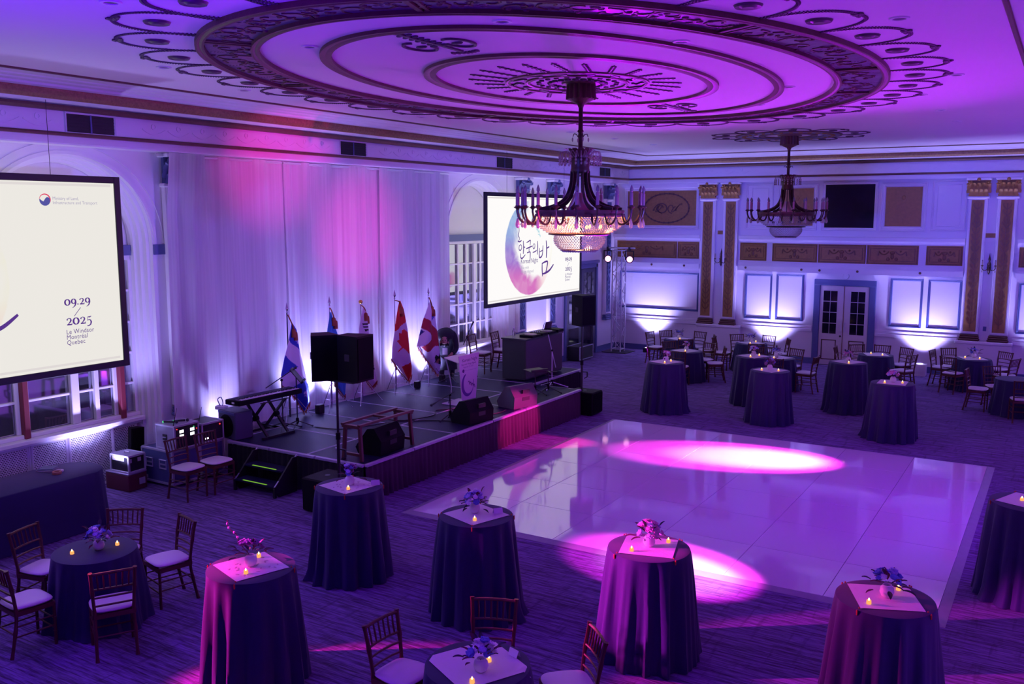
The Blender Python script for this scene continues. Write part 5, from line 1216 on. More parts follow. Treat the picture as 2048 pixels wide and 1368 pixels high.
for y in (.10, .30):
    for z in (.19, .26): MB().box(.008, .012, y, y+.075, z, z+.045).build('lit_display', M_ledw, t)
for y, z, m_ in ((.05, .33, M_ledr), (.42, .28, M_ledr), (.37, .32, M_ledg)): MB().ball((.012, y, z), .007, 6, 4).build('led', m_, t)
t = rack((-11.52, 9.52, .60), .44, .42, .32, 'black rack case with one red light, next to the silver rack case', M_duct, True); MB().ball((.012, .36, .26), .010, 6, 4).build('led', M_ledr, t); MB().box(.008, .012, .06, .14, .06, .085).build('lit_display', M_ledw, t)
t = thing('flight_case', 'big blue flight case with two recessed handles under the silver rack', 'case', (-11.95, 9.32, 0))
MB().box(-.33, .38, -.33, .165, .05, .58, .012).build('body', M_case, t)
for x in (-.33, .38):
    for y in (-.33, .165): MB().bar((x, y, .05), (x, y, .58), .035, ch=.004).build('corner_strip', M_alu, t)
for z in (.06, .575):
    for y in (-.33, .165): MB().bar((-.33, y, z), (.38, y, z), .035, ch=.004).build('edge_strip', M_alu, t)
    for x in (-.33, .38): MB().bar((x, -.33, z), (x, .165, z), .035, ch=.004).build('edge_strip', M_alu, t)
for x in (-.17, .15):
    m = MB(); frame_ring(m, x-.085, x+.085, .28, .43, .018, .012, FRAME_Y(-.33)); o = m.build('handle_dish', M_alu, t); MB().box(x-.06, x+.06, -.342, -.332, .345, .365).build('handle', M_alu, o)
for x in (-.28, .33):
    for y in (-.28, .11): MB().ball((x, y, .027), (.028, .02, .027), 8, 6).build('caster', M_duct, t)
MB().box(-.27, -.22, -.333, -.328, .09, .14).build('sticker', M_card, t)
t = thing('flight_case', 'dark purple-sided flight case under the black rack, beside the big blue case', 'case', (-11.75, 9.745, 0)); MB().box(-.30, .18, -.225, .225, .05, .58, .01).build('body', M_case, t)
for z in (.06, .575): MB().bar((.18, -.225, z), (.18, .225, z), .03).build('edge_strip', M_alu, t)
for y in (-.225, .225): MB().bar((.18, y, .05), (.18, y, .58), .03).build('corner_strip', M_alu, t)
for x in (-.25, .13):
    for y in (-.18, .18): MB().ball((x, y, .027), (.028, .02, .027), 8, 6).build('caster', M_duct, t)
t = thing('storage_case', 'maroon storage case on the carpet under the small silver-edged case', 'case', (-12.24, 8.66, 0), .06)
MB().box(-.27, .25, -.17, .17, 0, .255, .01).build('body', M_maroon, t); MB().box(-.275, .255, -.175, .175, .255, .285, .01).build('lid', mat('pale_lid_edge', (.35, .3, .42), .4, .3), t); MB().box(.25, .255, .02, .13, .08, .18).build('label_plate', M_alu, t)
t = thing('instrument_case', 'small black case with silver edges and a top handle on the maroon case', 'case', (-12.20, 8.66, .286), .05)
MB().box(-.20, .20, -.14, .15, .005, .265, .006).build('body', M_duct, t)
for z in (.012, .26):
    for y in (-.14, .15): MB().bar((-.2, y, z), (.2, y, z), .03, ch=.004).build('edge_strip', M_alu, t)
    for x in (-.2, .2): MB().bar((x, -.14, z), (x, .15, z), .03, ch=.004).build('edge_strip', M_alu, t)
for x in (-.2, .2):
    for y in (-.14, .15): MB().bar((x, y, 0.01), (x, y, .265), .03, ch=.004).build('corner_strip', M_alu, t)
MB().box(-.18, .18, -.12, .13, .262, .27).build('lid_panel', M_caseg, t); MB().tube([(-.06, 0, .27), (-.05, 0, .295), (.05, 0, .295), (.06, 0, .27)], .009, 6).build('handle', M_alu, t); MB().box(-.16, .10, -.146, -.138, .18, .24).build('label_strip', M_card, t)
for x in (.05, -.12): MB().box(.2, .208, x-.03, x+.03, .16, .22).build('latch', M_alu, t)
for i, (x, y, lb) in enumerate(((-11.72, 9.12, 'black handheld microphone with a green ring lying on the silver rack case'), (-11.66, 9.27, 'second black handheld microphone with a green ring, nearer the antenna'))):
    t = thing('microphone', lb, 'microphone', (x, y, .985+.028), .5+.5*i)
    MB().tube([(-.12, 0, 0), (.05, 0, 0)], [.014, .018], 8).build('body', M_duct, t); MB().ball((.085, 0, 0), .026, 8, 6).build('head', M_steel, t); MB().tube([(-.132, 0, 0), (-.12, 0, 0)], .015, 8).build('colour_ring', M_ledg, t)
for x, y, lb in ((-11.53, 9.02, 'thin black aerial rising from the near corner of the silver rack'), (-11.53, 9.49, 'thin black aerial rising between the two rack cases')):
    z = .985 if y < 9.3 else .921
    o = MB().tube([(x-.02, y, z), (x+.03, y+.04, z+.28)], [.007, .003], 6).build('aerial', M_duct); tag(o, lb, 'antenna')

# ------------------------------------------------------------------ lighting tower in the far corner
t = thing('truss_tower', 'silver triangular lighting truss tower in the far corner', 'truss', (-11.76, 25.66, 0))
q = .15; CH = [(-q, -q), (q, -q), (q, q), (-q, q)]
for x, y in CH: MB().tube([(x, y, .02), (x, y, 3.15)], .024, 8).build('chord', M_alu, t)
for k in range(4):
    (xa, ya), (xb, yb_) = CH[k], CH[(k+1) % 4]
    for j in range(9):
        z0, z1 = .12+j*.33, .12+(j+1)*.33; a, b = ((xa, ya, z0), (xb, yb_, z1)) if j % 2 else ((xb, yb_, z0), (xa, ya, z1)); MB().tube([a, b], .011, 6).build('brace', M_alu, t)
MB().box(-.38, .42, -.36, .36, 0, .02, .004).build('base_plate', M_duct, t)
for z in (.10, 3.12):
    for k in range(4): MB().tube([(*CH[k], z), (*CH[(k+1) % 4], z)], .016, 6).build('ring_tube', M_alu, t)
MB().tube([(-.50, -.05, 3.2), (.54, -.05, 3.2)], .025, 8).build('cross_bar', M_alu, t)
for x, lb in ((-.36, 'black stage light with a pink lit lens, by the wall side of the tower'), (.36, 'black stage light with a pink lit lens, on the room side of the tower')):
    t = thing('stage_light', lb, 'stage light', (-11.76+x, 25.61, 3.18))
    MB().box(-.03, .03, -.04, .04, -.05, .05).build('clamp', M_steel, t)
    for s in (-1, 1): MB().bar((s*.13, 0, -.07), (s*.13, 0, -.34), .025, .03).build('yoke_arm', M_duct, t)
    MB().bar((-.14, 0, -.07), (.14, 0, -.07), .03).build('yoke_bar', M_duct, t)
    d = Vector((9.0, -17.0, -1.2)).normalized(); R_ = d.to_track_quat('Z', 'Y').to_matrix().to_4x4(); M = Matrix.Translation((0, 0, -.31)) @ R_
    MB().lathe([(.06, -.16), (.10, -.12), (.11, .08), (.115, .10), (.10, .10), (.095, .085)], 20, M=M).build('body', M_duct, t, 40); MB().lathe([(.095, .083), (.09, .085), (0, .088)], 20, M=M).build('lens', M_lens, t)
# uplights along the panelled wall
for i, (x, y, lb) in enumerate(((-10.95, 26.02, 'low uplight glowing behind the table nearest the truss tower'), (-7.22, 26.02, 'low uplight glowing beside the double door on its left'), (-3.2, 26.02, 'white uplight cover glowing between the two table groups right of the door'))):
    t = thing('uplight', lb, 'uplight', (x, y, 0)); MB().box(-.10, .10, -.07, .07, 0, .14, .01).build('body', M_duct, t); MB().lathe([(.05, .14), (.05, .15), (0, .15)], 14).build('lens', M_ledw, t)
    if i == 2:
        for bx in ((-.17, .17, -.17, -.16), (-.17, .17, .13, .14), (-.17, -.16, -.16, .13), (.16, .17, -.16, .13)): MB().box(*bx, 0, .30).build('cover_panel', M_card, t)
# ------------------------------------------------------------------ wall sconces
for x, lb in ((-8.83, 'bronze candle wall sconce between the gold pilasters left of the door'), (-1.76, 'bronze candle wall sconce between the dark red pilasters right of the door')):
    t = thing('wall_sconce', lb, 'sconce', (x, YB, 2.9))
    MB().lathe([(0, -.22), (.03, -.16), (.05, -.05), (.045, .06), (.02, .12), (.03, .18), (.012, .26), (0, .34)], 10, (0, -.035, 0)).build('backplate', M_bronze, t, True)
    for s in (-1, 0, 1):
        o = MB().tube(smooth_pts([Vector((0, -.05, -.05)), Vector((s*.09, -.12, -.11)), Vector((s*.15, -.15, -.06)), Vector((s*.15, -.15, 0))], 4), .010, 6).lathe([(.012, 0), (.035, .012), (.02, .03)], 8, (s*.15, -.15, 0)).build('arm', M_bronze, t)
        MB().tube([(s*.15, -.15, .03), (s*.15, -.15, .12)], .012, 6).build('candle_sleeve', M_cand, o); MB().ball((s*.15, -.15, .145), (.012, .012, .028), 6, 5).build('candle_bulb', M_bulbg, o); MB().ball((s*.15, -.15, -.13), (.014, .014, .03), 6, 4).build('pendant', M_bead, o)
# ------------------------------------------------------------------ tables under navy linen
def cloth_mesh(seed, r, h, flare, amp, n):
    rd = random.Random(seed); ks = [(n, rd.uniform(0, 6.28), 1.0), (n+rd.choice((3, 4)), rd.uniform(0, 6.28), .55), (max(4, n-5), rd.uniform(0, 6.28), .6), (2, rd.uniform(0, 6.28), .5)]
    pool = rd.uniform(0, 6.28)
    def pl(a): return sum(w*math.cos(k*a+p) for k, p, w in ks)/1.9
    NV = 20
    def fn(u, v):
        a = 2*PI*u; t = v
        if t < .16: rr = r*(t/.16); return Vector((rr*math.cos(a), rr*math.sin(a), h))
        if t < .22:
            q = (t-.16)/.06; rr = r+.014*math.sin(q*PI/2); return Vector((rr*math.cos(a), rr*math.sin(a), h-.014*(1-math.cos(q*PI/2))))
        q = (t-.22)/.78; p = pl(a); sh = abs(p)**.7*(1 if p > 0 else -1)
        rr = r+.014+flare*q**1.1+amp*(q**.55)*(sh+.35)+.012*math.sin(a*31+q*3)*q
        if q > .9: rr += (q-.9)*.5*max(0, math.cos(a-pool))**4
        return Vector((rr*math.cos(a), rr*math.sin(a), max(.006, (h-.014)*(1-q)+.006)))
    return MB().grid(fn, 144, NV, True).mesh('tablecloth', M_cloth, 50)
CLOTH_H = [cloth_mesh(s, .375, 1.075, .072, .050, 14) for s in (11, 23, 37)]
CLOTH_L = [cloth_mesh(s, .395, .765, .075, .045, 12) for s in (5, 17)]
top_h = MB().lathe([(0, 1.045), (.36, 1.045), (.365, 1.055), (.36, 1.068), (0, 1.068)], 32).mesh('table_top', M_wood)
leg_h = MB().lathe([(.24, .012), (.24, .03), (.05, .05), (.035, .1), (.035, 1.03), (.08, 1.046), (0, 1.046)], 16).mesh('pedestal', M_steel)
top_l = MB().lathe([(0, .735), (.38, .735), (.385, .745), (.38, .758), (0, .758)], 32).mesh('table_top', M_wood)
leg_l = MB().lathe([(.24, .012), (.24, .03), (.05, .05), (.035, .1), (.035, .72), (.08, .736), (0, .736)], 16).mesh('pedestal', M_steel)
def table(high, i, x, y, rz, label):
    t = thing('cocktail_table' if high else 'low_round_table', label, 'table', (x, y, 0), rz, 'tall cocktail tables under navy cloths' if high else 'low round tables with chairs')
    put((CLOTH_H if high else CLOTH_L)[i % (3 if high else 2)], 'tablecloth', t); put(top_h if high else top_l, 'table_top', t); put(leg_h if high else leg_l, 'pedestal', t); return t
HI = {'T1': (-6.07, 5.49, 72, 'with the brightest pink-lit runner'), 'T2': (-6.98, 7.84, 79, 'beside the stage steps'), 'T3': (-5.14, 7.74, 72, 'at the near left dance floor corner'),
      'T4': (-3.22, 7.81, 15, 'with magenta-lit folds'), 'T5': (-1.10, 7.74, 23, 'at the near right dance floor corner'), 'T6': (-.19, 11.27, 68, 'beyond the right dance floor edge'),
      'T7': (-7.25, 18.28, 68, 'past the far left dance floor corner'), 'T8': (-5.88, 20.07, 64, 'half hidden behind another tall table'), 'T9': (-5.04, 18.40, 65, 'past the middle of the dance floor'),
      'T10': (-3.91, 20.34, 60, 'in front of the double door'), 'T11': (-2.68, 18.21, 1, 'past the far right dance floor corner')}
LO = {'L1': (-8.40, 5.52, 'beside the long draped table'), 'L2': (-3.68, 5.55, 'at the bottom edge'), 'L3': (-9.18, 24.12, 'nearest the truss tower'), 'L4': (-8.19, 22.04, 'ahead of the gold pilasters'),
      'L5': (-7.2, 24.33, 'by the uplight left of the door'), 'L6': (-5.9, 22.15, 'ahead of the door, left side'), 'L7': (-3.95, 23.92, 'just right of the double door'), 'L8': (-1.83, 24.48, 'before the dark red pilasters'), 'L9': (-.78, 21.88, 'at the right frame edge')}
for i, (k, v) in enumerate(HI.items()): table(True, i, v[0], v[1], 1.3*i, 'tall round navy-draped cocktail table '+v[3])
for i, (k, v) in enumerate(LO.items()): table(False, i, v[0], v[1], 1.7*i, 'low round navy-draped table '+v[2])
# runners, hanging over the rim at the corners
def runner_obj(x, y, h, deg, label, s=.255, R=.39, tassel=True, pattern=False):
    t = thing('table_runner', label, 'table runner', (x, y, h), math.radians(deg), 'ivory square cloths on the tables')
    def fn(u, v):
        a, b = (u-.5)*2*s, (v-.5)*2*s; d = math.hypot(a, b); z = .003
        if d > R-.02: z -= min(.10, (d-R+.02)*1.6)
        return Vector((a, b, z))
    m = MB(); m.grid(fn, 18, 18); n = len(m.v); m.build('cloth', M_runner, t, True)
    if tassel:
        for sx in (-1, 1):
            for sy in (-1, 1):
                c = s*1.0; MB().ball((sx*(c+.012), sy*(c+.012), .008), (.008, .008, .008), 6, 4).lathe([(.004, 0), (.008, -.010), (.0065, -.045), (0, -.045)], 6, (sx*(c+.032), sy*(c+.032), .0)).build('tassel', M_orange, t)
    if pattern:
        rd = random.Random(4)
        for k in range(26):
            a, b = rd.uniform(-.2, .2), rd.uniform(-.2, .2); o = MB().ball((a, b, .004), (.022, .010, .002), 6, 3, M=Matrix.Rotation(rd.uniform(0, 3), 4, 'Z')).build('woven_spot', bpy.data.materials.get('runner_spot') or mat('runner_spot', (.55, .42, .50), .5), t)
for k, v in HI.items():
    runner_obj(v[0], v[1], 1.077, v[2], 'ivory square runner on the tall table '+v[3], .25, .372, k in ('T1', 'T2', 'T3', 'T4', 'T5', 'T6'), k in ('T1', 'T2'))
for k, dg in (('L2', 63), ('L3', 70), ('L4', 66), ('L5', 62), ('L6', 60), ('L7', 23), ('L8', 25)):
    v = LO[k]; runner_obj(v[0], v[1], .767, dg, 'ivory square runner on the low table '+v[2], .26 if k != 'L2' else .30, .40, False)

# flower arrangements
bl_me = []
for mi in range(5):
    m = MB(); rd = random.Random(mi)
    for ring, (n, r, z, tl) in enumerate(((7, .024, 0, .9), (6, .016, .006, .5), (4, .008, .010, .2))):
        for k in range(n):
            a = 2*PI*k/n+ring*.4; M = Matrix.Rotation(a, 4, 'Z') @ Matrix.Translation((r, 0, z)) @ Matrix.Rotation(-tl, 4, 'Y')
            m.ball(tuple(M.to_translation()), (.020, .015, .006), 6, 4, M=M.to_3x3().to_4x4())
    m.ball((0, 0, .012), .009, 6, 4); bl_me.append(m.mesh('bloom', M_petal[mi], True))
def leaf_m(m_):
    m = MB(); m.grid(lambda u, v: Vector(((u-.5)*.036*math.sin(PI*min(.97, v*.9+.08)), v*.085, .012*math.sin(v*2.6)+.008*abs(u-.5)*2)), 4, 7); return m.mesh('leaf', m_, True)
lf_me = [leaf_m(M_leaf), leaf_m(M_leaf2)]
vs_me = MB().lathe([(.028, .0), (.045, .012), (.058, .045), (.052, .082), (.034, .10), (.036, .106), (.030, .106), (.030, .09)], 24).mesh('vase', M_vase, True)
st_me = MB().tube([(0, 0, 0), (.01, 0, .07), (0, .0, .15)], .0025, 4).mesh('stem', M_leaf)
def flowers(x, y, z, seed, label, mix, nb=13, nl=16, spread=1.0, twig=False):
    rd = random.Random(seed); t = thing('flower_vase', label, 'flowers', (x, y, z), rd.uniform(0, 6.28), 'small white vases of flowers')
    put(vs_me, 'vase', t)
    for k in range(int(nb*1.55)):
        el = rd.uniform(.15, 1.4); a = rd.uniform(0, 6.28) if k else 0; r = .082*spread*rd.uniform(.75, 1.15)
        p = Vector((math.cos(a)*math.cos(el)*r*1.15, math.sin(a)*math.cos(el)*r*1.15, .115+math.sin(el)*r*1.35)); n = (p-Vector((0, 0, .08))).normalized()
        o = put(bl_me[rd.choice(mix)], 'bloom', t, p, n.to_track_quat('Z', 'Y').to_euler()); s = rd.uniform(.75, 1.15); o.scale = (s, s, s)
    for k in range(int(nl*1.3)):
        a = 2*PI*k/(nl*1.3)+rd.uniform(-.3, .3); el = rd.uniform(-.45, 1.0); d = Vector((math.cos(a)*math.cos(el), math.sin(a)*math.cos(el), math.sin(el)))
        o = put(lf_me[k % 2], 'leaf', t, Vector((0, 0, .115))+d*(.05+.04*(k % 3)), d.to_track_quat('Y', 'Z').to_euler()); s = rd.uniform(.7, 1.15); o.scale = (s, s, s)
    if twig:
        MB().tube(smooth_pts([Vector((.02, 0, .1)), Vector((.10, .05, .20)), Vector((.13, .06, .27)), Vector((.20, .10, .33)), Vector((.19, .11, .40))], 4), .0045, 5).build('twig', M_leaf2, t)
        m = MB()
        for q in ((.12, .055, .25), (.15, .07, .29), (.19, .1, .33), (.195, .11, .37)): MB().ball(q, .012, 6, 4).build('bud', M_petal[2], t)
LAV, ROSE, DARK, BLU = (0, 1, 3, 0), (2, 0, 1, 2), (4, 3, 4, 0), (3, 3, 0, 1)
FV = {'T1': (0, 0, (4, 4, 2), 5, 14, 1.1), 'T2': (0, .01, DARK, 13, 12, 1), 'T3': (-.04, .03, BLU, 13, 18, 1.05), 'T4': (0, 0, ROSE, 18, 16, 1.15), 'T5': (.01, .01, BLU, 13, 18, 1.05), 'T7': (0, 0, ROSE, 12, 14, 1), 'T8': (-.01, .03, ROSE, 12, 12, 1), 'T9': (-.01, 0, DARK, 12, 18, 1), 'T10': (.0, .0, ROSE, 12, 14, 1), 'T11': (0, .03, ROSE, 16, 8, 1),
      'L1': (.04, .02, LAV, 14, 18, 1.1), 'L2': (.09, -.09, BLU, 13, 18, 1.1), 'L3': (-.01, 0, DARK, 8, 16, 1), 'L4': (-.03, .08, ROSE, 9, 14, 1), 'L5': (-.06, .1, LAV, 12, 14, 1), 'L6': (-.06, .1, DARK, 12, 16, 1), 'L8': (.01, .12, BLU, 12, 12, 1)}
DESC = {LAV: 'lavender and white flowers', ROSE: 'pink and lavender flowers', DARK: 'dark plum flowers', BLU: 'blue flowers', (4, 4, 2): 'plum flowers and budding twig'}
for i, (k, v) in enumerate(FV.items()):
    b = HI.get(k) or LO[k]; z = 1.0815 if k[0] == 'T' else (.771 if k != 'L1' else .766)
    flowers(b[0]+v[0], b[1]+v[1], z, 40+i, 'vase of '+DESC[v[2]]+', '+('tall table ' if k[0] == 'T' else 'low table ')+b[-1], v[2], v[3], v[4], v[5], k == 'T1')
# candles
cd0 = None
CA = {'T1': [(.10, -.15), (-.10, .19)], 'T2': [(.11, -.14)], 'T3': [(.10, -.18)], 'T4': [(-.09, -.20), (.12, .19)], 'T5': [(-.09, -.21), (.07, .21)], 'T6': [(-.07, 0)], 'T7': [(.06, -.2), (.08, .10)], 'T8': [(-.01, -.2), (.10, .09)], 'T9': [(-.14, -.12), (.18, -.05)], 'T10': [(.06, -.24)], 'T11': [(-.12, -.14), (.17, .0)],
      'L1': [(-.08, -.2), (.09, .2)], 'L2': [(.06, .07), (.13, -.27)], 'L3': [(.08, -.15)], 'L4': [(.04, -.18)], 'L5': [(.03, -.22), (.06, .2)], 'L6': [(-.03, -.22)], 'L7': [(-.12, .03), (.17, -.10)], 'L8': [(-.17, -.02), (.15, -.04)]}
for k, L in CA.items():
    b = HI.get(k) or LO[k]; z = 1.0815 if k[0] == 'T' else (.771 if k != 'L1' else .766)
    for i, (dx, dy) in enumerate(L):
        wh = ('single lit candle' if len(L) == 1 else ('nearer lit candle' if i == 0 else 'farther lit candle'))+' on the '+('tall' if k[0] == 'T' else 'low')+' table '+b[-1]
        if cd0 is None:
            cd0 = thing('tea_light', wh, 'candle', (b[0]+dx, b[1]+dy, z), 0, 'small lit candles on the tables')
            MB().lathe([(.019, 0), (.020, .005), (.0185, .030), (.012, .028), (0, .026)], 14).build('candle_body', M_wax, cd0, True); MB().lathe([(.003, .026), (.007, .034), (.005, .042), (0, .052)], 8).build('flame', M_flame, cd0, True)
        else: dup(cd0, (b[0]+dx, b[1]+dy, z), 0, wh)
for x, y, z, rz, lb in ((-6.72, 8.0, 1.0815, .9, 'small white folded name card beside the vase, table by the stage steps'), (-4.96, 7.88, 1.0815, .9, 'small white folded name card beside the vase, table at the dance floor corner'), (-3.50, 5.80, .771, -.3, 'small white folded card behind the candle on the low table at the bottom')):
    t = thing('place_card', lb, 'card', (x, y, z), rz)
    for s in (-1, 1): MB().bar((0, s*.022, .002), (0, 0, .058), .0015, .10, (1, 0, 0)).build('card_leaf', M_card, t)
    lettering('lettering', 'VIP', .026, -.02, .02, Matrix(((1,0,0,0),(0,.36,0,-.0215),(0,.93,0,.0005),(0,0,0,1))) @ Matrix.Translation((0, 0, 0)), M_navy, t)

# ------------------------------------------------------------------ chiavari chairs
def make_chair():
    t = thing('chiavari_chair', '', 'chair'); 
    def bam(a, b, r, n=3):
        a, b = Vector(a), Vector(b); P = []; R = []
        for i in range(n+1):
            for d, k in ((-.012, 1), (0, 1.35), (.012, 1)):
                f = min(1, max(0, i/n+d)); 
                if P and abs(f-P[-1][1]) < 1e-6: continue
                P.append((a.lerp(b, f), f)); R.append(r*k)
        return [p for p, _ in P], R
    for s in (-1, 1):
        p, R = bam((s*.185, .185, 0), (s*.185, .185, .43), .0155, 3); MB().tube(p, R, 7).build('leg', M_wood, t)
        Q = smooth_pts([Vector((s*.178, -.235, 0)), Vector((s*.175, -.185, .25)), Vector((s*.172, -.165, .44)), Vector((s*.185, -.195, .68)), Vector((s*.195, -.235, .885))], 4); R = [.0165*(1.3 if i % 4 == 0 else 1) for i in range(len(Q))]
        MB().tube(Q, R, 7).build('leg', M_wood, t)
    m = MB(); m.bar((-.19, .185, .425), (.19, .185, .425), .03, .045).bar((-.18, -.17, .425), (.18, -.17, .425), .03, .045)
    for s in (-1, 1): m.bar((s*.185, .19, .425), (s*.178, -.17, .425), .03, .045)
    m.build('seat_frame', M_wood, t)
    def cu(u, v):
        a, e = 2*PI*u, PI*(v-.5); sx = lambda c, p: abs(c)**p*(1 if c > 0 else -1)
        return Vector((.205*sx(math.cos(a), .45)*max(0, math.cos(e))**.35*(1.0-.06*(math.sin(a) < 0)), .01+.20*sx(math.sin(a), .45)*max(0, math.cos(e))**.35, .472+.026*math.sin(e)))
    MB().grid(cu, 28, 8, True).build('seat_cushion', M_cush, t, True)
    yb = lambda z: -.165-.07*((z-.44)/.445)**1.5; xw = lambda z: .172+.023*(z-.44)/.445
    def rail(z, r, nm): MB().tube([(-xw(z), yb(z), z), (-xw(z)*.4, yb(z)-.012, z+.004), (xw(z)*.4, yb(z)-.012, z+.004), (xw(z), yb(z), z)], r, 6).build(nm, M_wood, t)
    rail(.865, .014, 'top_rail'); rail(.70, .011, 'back_rail'); rail(.615, .010, 'back_rail'); rail(.53, .010, 'back_rail')
    for k in range(6):
        x = (-.5+k/5)*.27; MB().tube([(x, yb(.70)-.010, .70), (x, yb(.78)-.012, .78), (x*1.06, yb(.865)-.010, .865)], [.007, .0095, .007], 6).build('spindle', M_wood, t)
    for s in (-1, 1):
        for z in (.20, .30): MB().tube([(s*.185, .185, z), (s*.177, -.19, z)], .0085, 6).build('stretcher', M_wood, t)
    for z in (.17, .27): MB().tube([(-.185, .185, z), (.185, .185, z)], .0085, 6).build('stretcher', M_wood, t)
    MB().tube([(-.177, -.195, .23), (.177, -.195, .23)], .0085, 6).build('stretcher', M_wood, t)
    return t
chair0 = make_chair(); used = [False]
def chair(x, y, face, label, group, z=0):
    rz = face-PI/2
    if not used[0]:
        used[0] = True; chair0.location = (x, y, z); chair0.rotation_euler = (0, 0, rz); chair0['label'] = label; chair0['group'] = group; return chair0
    return dup(chair0, (x, y, z), rz, label, group)
SEAT = {'L1': (127, -170, -96, -24, 74), 'L2': (115, 177, 50), 'L3': (172, 133, 73, 23, -58), 'L4': (137, -153, -81, 21, 70), 'L5': (-169, 131, 77, 32, -65), 'L6': (-80, 78, -7, 124), 'L7': (176, 128, 92, -24, 51), 'L8': (167, 130, -120, -23, 47), 'L9': (174, 124, -79)}
WORDS = ('right of', 'behind-right of', 'behind', 'behind-left of', 'left of', 'front-left of', 'in front of', 'front-right of')
jr = random.Random(9); tree(chair0)
for k, L in SEAT.items():
    b = LO[k]; seen = {}
    for a in L:
        va = (a+31.3) % 360; w = WORDS[int(((va+22.5) % 360)//45)]
        if w in seen: w = WORDS[(WORDS.index(w)+1) % 8] if ((va+22.5) % 45) > 22.5 else WORDS[(WORDS.index(w)-1) % 8]
        seen[w] = 1
        d = .735+jr.uniform(-.01, .05); r = math.radians(a)
        chair(b[0]+d*math.cos(r), b[1]+d*math.sin(r), r+PI+jr.uniform(-.12, .12), 'wooden chiavari chair '+w+' the low table '+b[2], 'chiavari chairs round the low tables')
chair(-11.02, 8.82, .05, 'empty chiavari chair in front of the big blue flight case', 'spare chairs by the cases'); chair(-10.95, 9.29, -.02, 'empty chiavari chair between the rack cases and the stage steps', 'spare chairs by the cases')
chair(-11.50, 17.52, .15, 'empty chiavari chair on the stage right behind the lectern panel', 'spare chairs on the stage', ST); chair(-11.30, 18.18, .1, 'empty chiavari chair on the stage next to the dark console', 'spare chairs on the stage', ST)

# ------------------------------------------------------------------ long covered table by the near window
t = thing('buffet_table', 'long table under a floor-length navy cloth by the near window', 'table', (-11.41, 6.25, 0))
def outline(s):
    P = []; w, L, r = .40+s, 1.33+s, .36+s
    for cx_, cy_, a0 in ((w-r, L-r, 0), (-w+r, L-r, PI/2), (-w+r, -L+r, PI), (w-r, -L+r, 1.5*PI)):
        for i in range(12): a = a0+PI/2*i/11; P.append((cx_+r*math.cos(a), cy_+r*math.sin(a)))
    return P
m = MB(); rings = [(0, .76), (.012, .752), (.025, .6), (.045, .3), (.07, .006)]; n = 48
for j, (s, z) in enumerate(rings):
    for i, (x, y) in enumerate(outline(s)):
        k = 1+(.06*(j/4)*math.sin(i*2.4) if j > 1 else 0); m.v.append((x*k if j > 1 else x, y, z))
for j in range(4):
    for i in range(n): m.f.append((j*n+i, (j+1)*n+i, (j+1)*n+(i+1) % n, j*n+(i+1) % n)); m.m.append(0)
m.f.append(tuple(range(n))); m.m.append(0); m.build('tablecloth', M_cloth, t, 50)
MB().prism(outline(-.02), .03, Matrix.Translation((0, 0, .725))).build('table_top', M_wood, t)
for x in (-.28, .28):
    for y in (-1.1, 1.1): MB().tube([(x, y, 0), (x, y, .73)], .02, 8).build('leg', M_steel, t)
t = thing('tape_roll', 'tan roll of adhesive tape lying on the long navy table', 'tape', (-11.36, 6.99, .761)); MB().lathe([(.036, 0), (.058, 0), (.06, .005), (.06, .032), (.058, .036), (.036, .036), (.036, 0)], 24).build('tape', mat('tan_tape', (.50, .22, .12), .5), t, 40)
t = thing('folded_cloths', 'small pile of folded pale cloths behind the tape roll', 'cloth', (-11.62, 7.03, .761), .3)
for k in range(3): MB().box(-.12+.01*k, .12-.015*k, -.10+.012*k, .10, .0+.014*k, .013+.014*k, .005, Matrix.Rotation(.15*k, 4, 'Z')).build('cloth_fold', mat('grey_cloth_%d' % k, (.34-.06*k, .28, .34), .8), t)
t = thing('tape_roll', 'pale flat roll lying against the pile of folded cloths', 'tape', (-11.44, 7.08, .761)); MB().lathe([(.02, 0), (.05, 0), (.05, .02), (.02, .02), (.02, 0)], 18).build('tape', M_runner, t)

